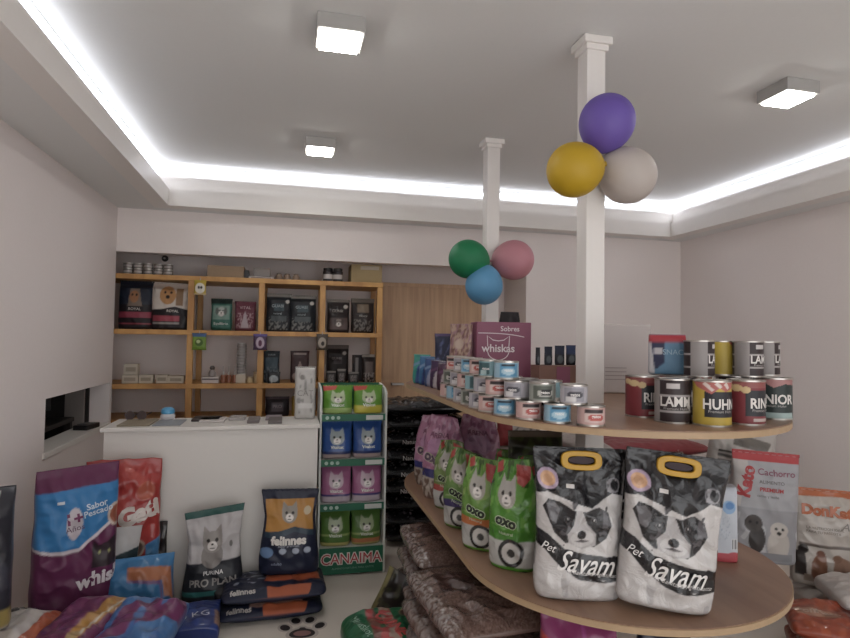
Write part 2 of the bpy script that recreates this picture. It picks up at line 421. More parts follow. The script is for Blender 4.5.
balloon(514, 260, 41, 39, 3.60, 'b9808a', (0, R(-95), 0), 'pink balloon right of the farther column', g2)
balloon(484, 286, 35, 40, 3.52, '5a93ba', (0, R(8), 0), 'light blue balloon, lowest of the three on the farther column', g2)

# ================================================================== WOODEN SHELVES IN THE NICHE
sh = empty('shelving_unit', (-.5, 5.3, 0)); tag(sh, 'pine shelving of square posts and three boards behind the counter', 'shelving')
def rel(l, o): return [(a-o[0], b-o[0], c-o[1], d-o[1], e-o[2], f-o[2]) for a, b, c, d, e, f in l]
so = (-.5, 5.3, 0)
for x in (-.775, -.218, .288, .784):
    boxes('post', rel([(x-.024, x+.024, 5.05, 5.10, 0, 1.90)], so), M_pine, sh, .002)
for x in (-.765, -.208, .294, .79):
    boxes('rear_post', rel([(x-.022, x+.022, 5.49, 5.535, 0, 1.90)], so), M_pine, sh, .002)
for z in (1.935, 1.492, 1.055, .77):
    boxes('shelf_board', rel([(-1.7, .81, 5.04, 5.54, z-.04, z)], so), M_pine, sh, .002)

ZB = dict(top=1.935, hi=1.492, lo=1.055, low=.77)
def shelfbag(box, layers, label, row, d=.12, Y=5.12, name='food_bag', catg='pet food bag', group=None, **kw):
    p, w, h = size_at(*box, Y); z = ZB[row]; p = np.array([p[0], Y+d/2, z])
    top = at((box[0]+box[1])/2, box[2], Y)[2]
    return bag(name, w, top-z, d, layers, p, label=label, cat=catg, group=group, **kw)
blk = '1c1719'
g = 'premium bags on the upper pine shelf'
shelfbag((117, 150, 281, 331), [('F', '1d171c'), ('R', 0, .52, 1, 1, '1e2535'), ('B', .24, .36, '8a3045'), ('P', [(.3, .48), (.36, .85), (.62, .85), (.72, .48)], '7a6a5e'), ('E', .48, .68, .13, .13, '9b6a45'), ('E', .42, .72, .03, .03, blk), ('E', .54, .72, .03, .03, blk), ('B', .1, .13, '80303f')],
         'black bag with a brown puppy and dark red band, leftmost on the upper shelf', 'hi', group=g, texts=[('ROYAL', .5, .42, .03, 'b9b0aa', {'bold': .02})], d=.17, kind='block', Y=5.12, seal=(.012, '1c1719'))
shelfbag((150, 189.5, 283, 331), [('F', '1e181c'), ('P', [(0, .42), (0, 1), (1, 1), (1, .42), (.6, .5), (.3, .44)], 'c9bfb6'), ('E', .42, .74, .2, .2, 'b58450'), ('E', .35, .8, .03, .03, blk), ('E', .5, .8, .03, .03, blk), ('E', .42, .7, .05, .04, blk), ('R', .62, .52, .8, .9, '8c6e50'), ('R', .06, .18, .72, .3, '9b3a4c'), ('R', .06, .12, .72, .16, '8f8a88')],
         'black and white bag showing a golden retriever head, beside the puppy bag', 'hi', group=g, texts=[('ROYAL', .55, .4, .028, 'c9bfb6', {'bold': .02})], d=.17, kind='block', Y=5.12, skew=-.03, seal=(.012, 'c9bfb6'))
shelfbag((210, 231, 299, 332), [('F', '37685c'), ('B', .86, 1, '1a2724'), ('R', .1, .35, .9, .8, '6d8a80'), *dog(.5, .6, .24, .65, '9aa09a', '555b58'), ('B', .0, .1, '2c5a4c')], 'small green and grey bag beside the dark red bag', 'hi', group=g, texts=[('Equilibrio', .5, .22, .03, 'd0d0c8')], seal=(.01, '1a2724'))
shelfbag((234, 255, 301, 332), [('F', '66303e'), ('K', .1, .1, .9, .6, 14, .1, '9d7f84'), ('P', [(.3, .1), (.5, .7), (.7, .1)], 'a39499')], 'small dark red bag beside the green and grey bag', 'hi', group=g, texts=[('VITAL', .5, .78, .035, 'b9a0a4')])
for i, (bx, lb) in enumerate([((266, 291, 294, 332), 'black dog food bag directly right of the second pine post, metallic fold'), ((289, 316, 296, 332), 'black dog food bag left of the third pine post, cup of kibble at its corner')]):
    shelfbag(bx, [('F', '22252a'), ('B', .93, 1, '8e8a84'), ('R', .3, .55, .7, .75, '3c4b52'), ('K', .1, .05, .9, .38, 12, .05, '6a6a68'), ('R', .2, .28, .8, .42, '4b5255'), ('E', .84, .8, .08, .05, 'b9b6b0')], lb, 'hi', group=g, texts=[('GUABI', .45, .68, .035, '9aa5a8'), ('natural', .45, .48, .025, '9aa5a8')], kind='block', seal=(.012, '8e8a84'))
shelfbag((327, 350, 300, 333), [('F', '241a1a'), ('B', .94, 1, '7c746c'), ('R', .1, .1, .9, .45, '5a4a48'), *dog(.5, .3, .2, .6, '8d7f78', '4c413e'), ('E', .82, .8, .1, .06, 'b0a8a0')], 'dark brown bag between the third pine post and the tan topped bag', 'hi', group=g, texts=[('GUABI', .45, .66, .033, 'a8a29c')], seal=(.01, '7c746c'))
shelfbag((351, 375, 299, 333), [('F', '2b2220'), ('B', .9, 1, '6d645a'), ('R', .25, .6, .75, .85, '7a6a58'), ('K', .1, .05, .9, .4, 12, .0, '6c6661')], 'brown bag with tan panel, rightmost on the upper pine shelf', 'hi', group=g, texts=[('natural', .5, .5, .025, 'a8a29c')], seal=(.01, '6d645a'))

g = 'bags on the middle pine shelf'
shelfbag((263, 279, 351, 384), [('F', '20242b'), ('R', .1, .4, .9, .8, '3a4b55'), ('K', 0, 0, 1, .5, 10, 0, '5e686e')], 'narrow black and slate pouch right of the second pine post', 'lo', group=g, d=.08, texts=[('SABOR', .5, .88, .02, '8e989c')])
shelfbag((290, 309, 351, 384), [('F', '3b2527'), ('R', .15, .88, .85, .94, '9a8a86'), ('P', [(.2, .2), (.5, .7), (.8, .25)], '7b6864'), ('E', .3, .2, .2, .12, '8b7a74')], 'narrow maroon brown pouch behind the tall grey bag', 'lo', group=g, d=.08)
shelfbag((267, 280, 372, 384), [('F', '1d2126'), ('E', .5, .4, .35, .3, '98a0a4'), ('R', .3, .0, .4, .5, 'b9bfc0')], 'tiny black sachet with a white figure at the foot of the slate pouch', 'lo', group=g, d=.04, Y=5.06)
shelfbag((326, 349, 346, 384), [('F', '231b1b'), ('B', .92, 1, '6c625c'), ('R', .3, .5, .7, .7, '40363a'), ('E', .8, .8, .09, .05, 'a8a09a')], 'large dark brown bag left in the right bay of the middle shelf', 'lo', group=g, Y=5.2, texts=[('GUABI', .45, .65, .03, '8d8683')], seal=(.012, '6c625c'))
shelfbag((362, 376, 355, 384), [('F', '2c2422'), ('B', .92, 1, 'a39a90'), ('R', .2, .3, .8, .75, '6a5e5a'), ('K', .1, 0, .9, .35, 10, 0, '928a86')], 'brown bag with pale top edge at the right end of the middle shelf', 'lo', group=g, Y=5.14, seal=(.008, 'a39a90'))
for bx, lb in [((326, 336, 371, 384), 'small dark sachet, leftmost of the front sachets in the right bay'), ((337, 346, 369, 384), 'small dark sachet, second of the front sachets in the right bay'), ((348, 359, 372, 384), 'small dark sachet, third of the front sachets in the right bay')]:
    shelfbag(bx, [('F', '2a2526'), ('B', .85, 1, '7d7772'), ('R', .2, .1, .8, .7, '76706e'), ('K', .1, .1, .9, .7, 9, .1, '3a3434')], lb, 'lo', group='front sachets in the right bay', d=.04, Y=5.07, name='sachet', catg='sachet')

def box_thing(name, box, Y, z, d, m, label, catg, group=None, bev=.003, panel=None, rz=0):
    p, w, h = size_at(*box, Y)
    if z is not None: h = at(box[0], box[2], Y)[2]-z; p[2] = z
    e = boxes(name, [(-w/2, w/2, 0, d, 0, h)], m, None, bev); e.location = tuple(p); e.rotation_euler = (0, 0, rz); tag(e, label, catg, group)
    if panel:
        a, b, c, dd, pc, nm = panel
        boxes(nm, [(-w/2+w*a, -w/2+w*c, -.0015, .001, h*b, h*dd)], mat('panel_'+pc, pc, .6), e)
    return e
box_thing('carton', (353, 363, 355, 384), 5.24, ZB['lo'], .1, mat('dark_carton', '262022', .6), 'black carton between the dark brown bag and the pale topped bag', 'carton', panel=(.2, .3, .5, .9, '8a8482', 'label_panel'))
Mcream = mat('cream_card', 'b8ae9f', .7)
k = 0
for bx, lb in [((122, 137, 375, 385), 'cream box, leftmost of the row on the middle shelf'), ((139, 152, 375, 385), 'cream box, second of the row on the middle shelf'), ((156, 167, 375, 385), 'cream box, third of the row on the middle shelf'), ((168, 183, 376, 385), 'cream box, last of the row beside the first pine post')]:
    box_thing('small_box', bx, 5.1, ZB['lo'], .08, Mcream, lb, 'box', 'small cream boxes', panel=(.15, .3, .85, .7, '8f8577', 'label_panel'))
z1 = at(130, 375, 5.1)[2]
box_thing('small_box', (124, 137, 364, 375), 5.11, z1+.0015, .07, Mcream, 'cream box stacked on top of the leftmost cream box', 'box', 'small cream boxes', panel=(.15, .3, .85, .7, '8f8577', 'label_panel'))
box_thing('gift_box', (202, 218, 377, 385), 5.1, ZB['lo'], .08, mat('white_card', 'c0b8b6', .6), 'flat white box with dark top band right of the first pine post', 'box', panel=(0, .55, 1, .75, '3a3032', 'dark_band'))
zz = at(210, 377, 5.1)[2]
fg = empty('cat_figurine', (at(212, 376, 5.13)[0], 5.14, zz+.001)); tag(fg, 'small grey and white figurine sitting on the flat white box', 'figurine')
lathe('body', [(.004, 0), (.028, .003), (.03, .03), (.018, .055), (.004, .058)], mat('figurine_grey', '8c8583', .6), fg, n=20)
h_ = lathe('head', [(.002, 0), (.018, .008), (.021, .022), (.014, .036), (.002, .04)], mat('figurine_dark', '4b4443', .6), fg, n=20); h_.location = (0, 0, .052)
# bottles
for i, px in enumerate((223.5, 229, 235)):
    p = at(px, 384, 5.1)
    b = lathe('bottle', [(.018, 0), (.023, .003), (.023, .055), (.018, .068)], mat('amber_bottle', '7d4c35', .3), n=20)
    b.location = (p[0]-.006, 5.13, ZB['lo']); tag(b, 'amber bottle with pale nozzle, %s of three beside the tall tube' % ('leftmost', 'middle', 'rightmost')[i], 'bottle', 'amber bottles')
    c = lathe('nozzle', [(.009, .066), (.009, .085), (.005, .09), (.004, .14)], mat('clear_nozzle', 'b4aeab', .3), b, n=14)
p = at(240.5, 384, 5.1)
b = lathe('tall_tube', [(.035, 0), (.036, .002), (.036, .33), (.034, .335)], M_glass, n=24); b.location = (p[0], 5.15, ZB['lo'])
tag(b, 'tall clear cylinder of stacked rings standing among the bottles', 'tube')
boxes('base_label', [(-.04, .04, -.041, -.030, .0, .072)], Mcream, b, .002)
lathe('ring_stack', [(.0365, .08)]+[(.0365+.004*(i % 2), .08+.012*i) for i in range(1, 21)]+[(.0365, .33)], mat('ring_grey', '8d8886', .4), b, n=24, cap=False)
for bx, lb in (((246, 252.5, 377, 385), 'left cream candle jar beside the tall clear cylinder'), ((253, 259.5, 372, 385), 'right taller cream candle jar next to the second pine post')):
    p, w, h = size_at(*bx, 5.1); h = at(bx[0], bx[2], 5.1)[2]-ZB['lo']
    b = lathe('candle_jar', [(w*.48, 0), (w*.5, .003), (w*.5, h*.75), (w*.45, h*.78)], mat('candle_cream', 'c4ae88', .5), n=20); b.location = (p[0], 5.15, ZB['lo']); tag(b, lb, 'jar')
    lathe('jar_lid', [(w*.52, h*.77), (w*.52, h*.98), (w*.5, h)], mat('lid_tan', 'a8937a', .5), b, n=20)
# hanging samples on the posts
def hanging(box, Y, layers, label, texts=()):
    p, w, h = size_at(*box, Y)
    o = bag('hanging_sachet', w, h, .03, layers, p, label=label, cat='sachet', group='sachets hanging from the shelf posts', kind='pillow', wr=.003, texts=texts, res=.004)
    lathe('hook', [(.003, h-.004), (.004, h+.006), (.003, h+.02)], M_steel, o, n=10)
hanging((194, 206, 280, 295), 5.01, [('F', 'b39a1e'), ('E', .5, .45, .42, .35, 'cfc9bd'), ('E', .4, .5, .1, .1, '3a3430'), ('E', .62, .5, .1, .1, '3a3430'), ('B', .0, .1, 'c8b088')], 'yellow sachet with a white animal face hanging at the top of the first post')
hanging((192, 206, 333, 350), 5.01, [('F', '6f8f2c'), ('B', .78, 1, '3d5a86'), ('E', .5, .45, .3, .22, '43601c'), ('E', .45, .5, .15, .1, 'b8c48a')], 'lime green sachet with blue top hanging from the first post')
hanging((253, 267, 334, 350), 5.01, [('F', '4b3450'), ('E', .5, .45, .32, .36, 'b39fae'), ('E', .5, .42, .14, .2, '5c2a4a'), ('B', .85, 1, '5a4a8a')], 'purple and pink sachet hanging from the second post')
hanging((316, 328, 334, 350), 5.01, [('F', '4e443c'), ('E', .5, .45, .36, .34, 'a39788'), ('E', .55, .4, .15, .14, '3a302a')], 'grey brown sachet hanging from the third post')
# top board
for r_ in range(2):
    for i in range(5):
        p = at(122+i*8.2, 272, 5.12)
        rr = .036
        if r_ == 0 and i == 0:
            t0 = tin('flat_tin', rr, .045, [('F', '57504e'), ('R', .3, .2, .7, .8, 'a8a09b')], [], (p[0], 5.15, ZB['top']), 0, 'x', 'tin', 'flat tins on the top board', res=24, rows=6); q = t0
        else: q = copy_tree(t0)
        q.location = (-1.27+i*.076, 5.12+.04*r_*0, ZB['top']+r_*.0465)
        q['label'] = 'small flat tin on the top board, %s from the left wall in the %s layer' % (('first', 'second', 'third', 'fourth', 'fifth')[i], ('lower', 'upper')[r_])
box_thing('cardboard_box', (208, 243, 265, 279), 5.1, ZB['top'], .25, M_cardboard, 'brown cardboard box on the top board left of the white boxes', 'box')
box_thing('cardboard_box', (351, 382, 264, 285), 5.1, ZB['top'], .25, mat('tan_card', '9c8a66', .8, vary=.1), 'tan cardboard box at the right end of the top board', 'box', panel=(.3, .72, .9, .92, 'b0a596', 'tape_label'))
box_thing('dark_box', (244, 248.5, 270, 281), 5.09, ZB['top'], .1, M_black, 'narrow dark box beside the brown cardboard box', 'box')
box_thing('white_tray_box', (249, 273, 276, 282), 5.1, ZB['top'], .14, mat('white_card', 'c0b8b6', .6), 'low white box on the top board right of the dark box', 'box', panel=(.1, .3, .9, .7, '8b7f7c', 'label_panel'))
box_thing('grey_box', (254, 270, 268, 276), 5.14, at(260, 276, 5.1)[2]+.002, .08, mat('grey_card', '8a8480', .7), 'small grey box stacked on the low white box', 'box')
for i, px in enumerate((279, 287, 296)):
    p = at(px, 281, 5.12); b = lathe('small_pot', [(.022, 0), (.03, .004), (.03, .035), (.02, .05)], mat('pot_brown', '8b7869', .6), n=18); b.location = (p[0], 5.15, ZB['top'])
    tag(b, 'little brown pot on the top board, %s of three' % ('left', 'middle', 'right')[i], 'pot', 'little pots'); lathe('pot_lid', [(.021, .049), (.021, .056), (.01, .06)], mat('pot_lid_m', '6c5f55', .6), b, n=18)
for i, px in enumerate((328, 338)):
    p = at(px, 284, 5.12)
    b = lathe('supplement_jar', [(.04, 0), (.044, .004), (.044, .09), (.036, .1)], mat('jar_dark', '2a2324', .35), n=24); b.location = (p[0], 5.15, ZB['top'])
    tag(b, '%s dark jar with white label on the top board' % ('left', 'right')[i], 'jar', 'pair of dark jars')
    lathe('jar_label', [(.0448, .025), (.0448, .065)], mat('jar_label_m', 'b8b2ae', .6), b, n=24, cap=False)
    lathe('jar_lid', [(.04, .1), (.04, .12), (.037, .122)], M_black, b, n=24)
p = at(165, 258.5, 5.53); b = lathe('wall_camera', [(.01, 0), (.024, .01), (.028, .03), (.018, .046), (.004, .05)], M_black, n=20); b.location = (p[0], 5.56, p[2]); b.rotation_euler = (R(90), 0, 0); tag(b, 'small round black camera on the wall above the pine shelf', 'camera')
lathe('lens', [(.009, .049), (.009, .055), (.002, .056)], M_glass, b, n=14)
# lower board things behind the counter
q, w, h = size_at(265, 289, 398, 414, 5.1)
shelfbag((265, 289, 397, 416), [('F', '2a2228'), ('R', .25, .25, .75, .7, '575059'), ('B', .88, 1, '5d5158')], 'dark slumped pouch lying behind the counter under the middle shelf', 'low', d=.1, texts=[('PRO', .5, .5, .04, '8a8288')])
b = lathe('yellow_can', [(.028, 0), (.03, .004), (.03, .15), (.024, .17)], mat('ochre_can', '9a8142', .5), n=20); p = at(295, 412, 5.15); b.location = (p[0], 5.17, ZB['low']); tag(b, 'ochre can standing behind the tall grey bag', 'can')
lathe('can_cap', [(.02, .169), (.02, .19), (.015, .195)], M_glass, b, n=18)

# ================================================================== COUNTER
CZ = .945
ct = empty('counter', (-.38, 3.6, 0)); tag(ct, 'white shop counter with plain front in front of the pine shelving', 'counter')
co = (-.38, 3.6, 0)
M_ctr = mat('counter_white', 'cdc9c4', .5, vary=.03)
boxes('front_panel', rel([(-.95, .185, 3.45, 3.47, .0, CZ-.022)], co), M_ctr, ct, .002)
for x in (-.95, .165): boxes('side_panel', rel([(x, x+.02, 3.471, 3.78, .0, CZ-.022)], co), M_ctr, ct, .002)
boxes('countertop', rel([(-.965, .195, 3.43, 3.80, CZ-.022, CZ)], co), M_ctr, ct, .003)
lb = at(308, 425.5, 3.43)
def flat(name, x0, x1, y0, y1, h, m, label, catg, rz=0):
    a = on((x0+x1)/2, y1, CZ); c = on((x0+x1)/2, y0, CZ); w = on(x1, y1, CZ)[0]-on(x0, y1, CZ)[0]; dep = max(.02, c[1]-a[1])
    o = boxes(name, [(-w/2, w/2, -dep/2, dep/2, 0, h)], m, None, min(.002, h*.3)); o.location = (a[0], min(a[1]+dep/2, 3.79-dep/2), CZ+.0005); o.rotation_euler = (0, 0, R(rz)); tag(o, label, catg); return o
M_c = lambda n, c: mat(n, c, .6)
flat('tray', 117, 149, 420.5, 426.5, .008, M_c('khaki', '827866'), 'khaki flat tray at the left end of the counter', 'tray')
flat('mouse_mat', 152, 180, 420.5, 426, .005, M_c('mat_grey', '868a90'), 'bluish grey mat on the counter beside the khaki tray', 'mat')
gl = empty('sunglasses', tuple(on(137, 420, CZ)+np.array([0, -.03, .001]))); tag(gl, 'dark brown sunglasses propped at the left end of the counter', 'sunglasses')
for sx in (-.032, .032):
    l = lathe('lens', [(.001, -.002), (.026, -.001), (.027, .001), (.001, .002)], M_c('lens_brown', '3b2c2a'), gl, n=18); l.rotation_euler = (R(80), 0, 0); l.location = (sx, 0, .03)
boxes('bridge', [(-.012, .012, -.004, .004, .034, .04)], M_black, gl); 
for sx in (-.062, .06): boxes('temple', [(sx, sx+.004, 0, .11, .03, .037)], M_black, gl)
p = on(166, 421, CZ)+np.array([0, .05, .001])
b = lathe('figurine', [(.02, 0), (.038, .006), (.042, .022), (.034, .036)], mat('white_ceramic', 'c8c8ca', .4), n=24); b.location = tuple(p); tag(b, 'small blue and white round ornament on the counter', 'ornament')
lathe('blue_top', [(.034, .036), (.038, .042), (.036, .062), (.022, .072), (.002, .074)], mat('blue_ceramic', '4f93ba', .4), b, n=24)
flat('black_strap', 196, 222, 414, 417.5, .012, M_c('strap_dark', '2c2223'), 'dark brown strap lying across the counter', 'strap')
flat('paper_stack', 199, 224, 419, 423, .012, M_c('paper_white', 'b9b3b0'), 'stack of white papers in front of the dark strap', 'paper')
flat('card_holder', 230, 246, 415.5, 418.5, .014, M_c('card_grey', '9b9593'), 'grey card holder at the back of the counter', 'card holder')
flat('stapler', 247, 259, 419, 423.5, .018, M_c('staple_dark', '6c6462'), 'dark grey stapler on the counter', 'stapler')
flat('note_pad', 266, 282, 414.5, 418, .012, M_c('pad_lilac', '8c8288'), 'lilac grey note pad near the tall grey bag', 'note pad')
flat('calculator', 268, 282, 419, 424, .014, M_c('calc', '5f5857'), 'small dark calculator right of the stapler', 'calculator')
p, w, h = size_on(289, 314, 367, 419, CZ)
bag('tall_pouch', w*.82, h*.97, .08, [('F', 'b3b0ac'), ('K', .1, .1, .9, .9, 7, .28, '8c8a87'), ('E', .35, .82, .12, .05, '77736f'), ('R', .15, .2, .85, .3, 'c4c2bf')], p+np.array([.02, .05, .0005]), kind='blockf', label='tall grey white paper bag standing at the right end of the counter', cat='bag', n=5, m=M_film, wr=.008, texts=[('CAT', .5, .5, .05, '8a8784')], seal=(.012, 'a9a6a2'))

# ================================================================== DISPLAY STAND
sx0, sx1, sY = .215, .605, 3.60
st = empty('display_stand', (.41, sY, 0)); tag(st, 'white and green cardboard display stand with four tiers of pouches beside the counter', 'display stand')
so = (.41, sY, 0)
M_stw = mat('stand_white', 'c2c5c0', .6)
M_stg = mat('stand_green', '0f5a40', .5, vary=.05)
def sidepanel(x):
    pts = [(sY, 0), (sY, 1.10)]+[(sY+.30-.30*math.cos(R(a)), 1.10+.05*math.sin(R(a))) for a in range(15, 91, 15)]+[(sY+.30, 0)]
    vs = [(x-so[0], y-so[1], z) for y, z in pts]+[(x+.012-so[0], y-so[1], z) for y, z in pts]; n = len(pts)
    fs = [tuple(range(n)), tuple(range(2*n-1, n-1, -1))]+[(i, n+i, n+(i+1) % n, (i+1) % n) for i in range(n)]
    link('side_panel', rawmesh('side_panel', vs, fs), M_stw, st)
sidepanel(sx0-.012); sidepanel(sx1)
boxes('back_panel', rel([(sx0, sx1, sY+.29, sY+.30, 0, 1.15)], so), M_stg, st)
def strip_text(o, W, H, items):
    vs = []; fs = []
    for s, x, z, hh, sx in items:
        P, Q = textpoly(s, .03); b0 = len(vs)
        vs += [(x+q[0]*hh*sx, -.0035, z+q[1]*hh) for q in P]; fs += [tuple(b0+k for k in f) for f in Q]
    return rawmesh('lettering', vs, fs)
tiers = [.165, .43, .70, .975]
for z in tiers:
    boxes('tier_floor', rel([(sx0, sx1, sY+.004, sY+.29, z-.012, z)], so), M_stw, st)
for z in tiers[1:]:
    hs = boxes('header_strip', rel([(sx0, sx1, sY-.004, sY+.004, z-.038, z+.004)], so), M_stg, st)
    boxes('price_rail', rel([(sx0+.27, sx0+.375, sY-.006, sY-.003, z-.032, z-.004)], so), mat('rail_white', 'b8bab6', .5), hs)
    for k in range(3):
        c = lathe('badge', [(.001, 0), (.011, 0), (.011, .002), (.001, .002)], mat('badge_white', '9fb5aa', .6), hs, n=16); c.rotation_euler = (R(90), 0, 0); c.location = (-.163+.034*k, -.0035, z-.017)
    tm = strip_text(None, 0, 0, [('natural', .035, z-.017, .022, 1)]); link('lettering', tm, mat('badge_white'), hs)
fp = boxes('front_panel', rel([(sx0, sx1, sY-.004, sY+.004, 0.012, .168)], so), M_stg, st)
def lettering(parent, s, x, y, z, size, c, bold=.0, sx=1):
    P, Q = textpoly(s, bold)
    me = rawmesh('lettering', [(x+q[0]*size*sx, y, z+q[1]*size) for q in P], Q)
    return link('lettering', me, mat('ink_'+c, c, .5), parent)
lettering(fp, 'CANAIMA', 0, -.0045, .10, .088, 'd5cfc8', .07, .93)
lettering(fp, 'CANAIMA', 0, -.0060, .10, .088, 'a8323c', .0, .93)
lettering(fp, 'ALIMENTO NATURAL PARA GATOS', .01, -.0045, .045, .016, '7f9f90', .0)

def litter(c1, c2, c3, face):
    return [('F', c1), ('B', 0, .26, c3), ('B', .26, .33, c2)]+cat(.5, .62, .26, .85, face)
gC = 'pouches on the cardboard display stand'
spec = [(3, .975, 1.155, [('F', '578a22'), ('P', [(0, .8), (0, 1), (.5, 1), (.42, .86)], 'b04038'), ('B', 0, .22, '8fa85a')], 'a3b08a', 'green', [('P', [(0, 0), (0, .3), (1, .3), (1, 0)], 'b3a827')]),
        (2, .70, .93, [('F', '1d4a8e'), ('B', 0, .13, '9c8a88'), ('B', .13, .2, '1b2a5e')], '8f9a9c', 'blue', []),
        (1, .43, .665, [('F', '9a5880'), ('B', 0, .18, 'b3a4ae'), ('B', .18, .24, '3f2f6c')], 'b9a0ac', 'pink', []),
        (0, .165, .385, [('F', '4c6f2c'), ('B', 0, .12, 'a39a55'), ('B', .3, .36, '8a9c58')], '93a07a', 'olive green', [('B', .08, .2, 'ad6a3f')])]
for row, z, zt, lay, face, cn, extra in spec:
    for i in range(2):
        X = .41+(-.095 if i == 0 else .095); h = zt-z-.006
        ll = list(lay)+(extra if i else [])+cat(.5, .56, .24, .8, face)
        bag('cat_food_pouch', .192, h, .12, ll, (X, sY+.085, z+.0005), kind='stand', res=.004, seed=row*2+i, wr=.004, m=M_foil, rz=R((-2, 2)[i]),
            texts=[('Vitalcat', .5, .32, .026, 'd8dcd0', {'bold': .02})], label='%s cat food pouch on the %s tier of the stand, %s one' % (cn, ('lowest', 'second lowest', 'second highest', 'top')[row], ('left', 'right')[i]), cat='cat food pouch', group=gC, seal=(.006, lay[0][1]))

# ================================================================== BLACK SACK STACK
for k in range(9):
    z = .112*k; lay = [('F', '1a191c'), ('K', 0, 0, 1, 1, 16, .38, '4a494c'), ('K', .1, .1, .9, .9, 26, .44, 'a3a0a0')]
    o = bag('black_sack', .60, .48, .104, lay, (.98+random.uniform(-.012, .012), 4.0+random.uniform(-.01, .01), z+.059), rx=R(-90), rz=R(random.uniform(-3, 3)), kind='sack', n=4, m=M_crk, wr=.014, res=.012,
            texts=[], label='glossy black sack, %s' % ('at the very bottom of the stack behind the display stand', 'second from the bottom of the black stack', 'third from the bottom of the black stack', 'fourth from the bottom of the black stack', 'middle one of the nine in the black stack', 'fourth from the top of the black stack', 'third from the top of the black stack', 'second from the top of the black stack', 'on top of the black stack by the oak door')[k], cat='sack', group='stack of black sacks')
    if k in (3, 4, 5, 6): 
        l = lettering(o, 'Natural', -.12, 0, 0, .042, 'a8a4a2', .01); l.rotation_euler = (R(90), 0, 0); l.location = (.0, -.0, .0)
        l.data.transform(Matrix.Translation((0, 0, 0))); l.location = (0, .006, .004); l.rotation_euler = (R(90), 0, 0); l.location = (0, .008, -.002)

# ================================================================== UPPER SHELF: SMALL TINS
variants = {
 'pink': [('F', 'bd9a94'), ('R', .36, .15, .62, .85, 'c9b3ac'), ('E', .5, .42, .1, .2, 'b0504a'), ('R', .36, .7, .6, .9, '3a3032')],
 'blue': [('F', '87a9bb'), ('R', .38, .1, .64, .9, '4f8db0'), ('E', .5, .42, .1, .22, '9fc0cf'), ('R', .4, .72, .6, .9, '2c3540')],
 'white': [('F', 'a9a5ab'), ('R', .36, .1, .62, .9, '8c8a92'), ('E', .5, .5, .09, .2, '4a4850'), ('R', .38, .1, .5, .4, 'c5c2c2')],
 'teal': [('F', '7ea3aa'), ('R', .34, .1, .56, .9, '3d5d62'), ('R', .4, .1, .52, .4, '9bb4b4')],
 'grey': [('F', '8e928a'), ('R', .34, .1, .6, .9, '555a52'), ('E', .5, .45, .1, .22, 'b5b3ac'), ('R', .45, .3, .58, .65, '2d2c2c')],
}
r0, h0 = .044, .064
protos = {}
def small_tin(v, loc, rz, label):
    if v not in protos:
        protos[v] = tin('small_tin', r0, h0, variants[v], [('gatos', .5, .5, .014, 'e0dcd8', {'bold': .02})], loc, rz, label, 'tin', 'small tins stacked along the upper shelf edge', res=48, rows=14); return protos[v]
    return recopy(protos[v], loc, rz, label)
# path along the edge: arc then straight
def edge_point(s, inset=.05):
    rr = GR-inset; A0 = R(232)   # s = 0 at the near end
    arc = rr*(A0-math.pi)
    if s < arc:
        a = A0-s/rr; return GX+rr*math.cos(a), Y1+rr*math.sin(a)
    return GX-rr, Y1+(s-arc)
ordn = ['first', 'second', 'third', 'fourth', 'fifth', 'sixth', 'seventh', 'eighth', 'ninth', 'tenth', 'eleventh', 'twelfth']
rowsv = [['pink', 'blue', 'pink', 'blue', 'pink', 'white', 'grey', 'white', 'blue', 'pink'],
         ['white', 'grey', 'white', 'pink', 'white', 'teal', 'pink', 'white', 'grey'],
         [None, None, 'blue', 'teal', 'pink', 'blue', 'white', 'pink']]
for j, rv in enumerate(rowsv):
    for i, v in enumerate(rv):
        if v is None: continue
        s = .01+i*.112+j*.056
        x, y = edge_point(s, .05+.0*j)
        small_tin(v, (x, y, ZU+.0005+j*(h0+.0008)), R(random.uniform(-25, 25))-R(20), 'small round %s labelled tin, %s from the near end in the %s row' % (v, ordn[i], ('bottom', 'middle', 'top')[j]))
# second rank behind so that the upper rows rest on tins
for j in range(2):
    for i in range(4):
        x, y = edge_point(.18+i*.115, .152)
        small_tin(('pink', 'teal', 'white', 'blue')[(i+j) % 4], (x, y, ZU+.0005+j*(h0+.0008)), R(-20+15*i), 'small tin of the hidden second rank, %s in its %s layer' % (ordn[i], ('lower', 'upper')[j]))

# ================================================================== UPPER SHELF: BIG TINS
RB, HB = .058, .148
def chk(c1, c2): # gingham cloth printed over the tin top
    L = [('P', [(.3, 1), (.38, .80), (.46, .93), (.54, .76), (.62, .92), (.7, .82), (.78, 1)], c1)]
    for i in range(9): L.append(('P', [(.3+i*.055, 1), (.315+i*.055, 1), (.34+i*.055, .8), (.325+i*.055, .8)], c2))
    L.append(('B', -1, .0, c1)); return L
red = [('F', '7b2d33'), ('R', .5, .18, .86, .80, '28292e'), ('R', .56, .06, .86, .13, 'b0a49c'), ('B', .84, 1, '8a4b48'), ('E', .42, .84, .06, .08, 'c3a878'), ('E', .5, .80, .04, .08, 'c3a878'), ('E', .34, .88, .05, .07, 'c3a878')]
brown = [('F', '34292a'), ('R', .2, 0, .38, 1, '8d8684'), ('B', .60, .66, '9a9492'), ('B', .22, .27, '9a9492'), ('R', .45, .8, .56, .92, 'b6b0ae'), ('P', [(.62, .42), (.66, .46), (.70, .36), (.69, .22), (.66, .3)], 'b6b0ae'), ('R', .2, 0, .38, 1, '8d8684')]
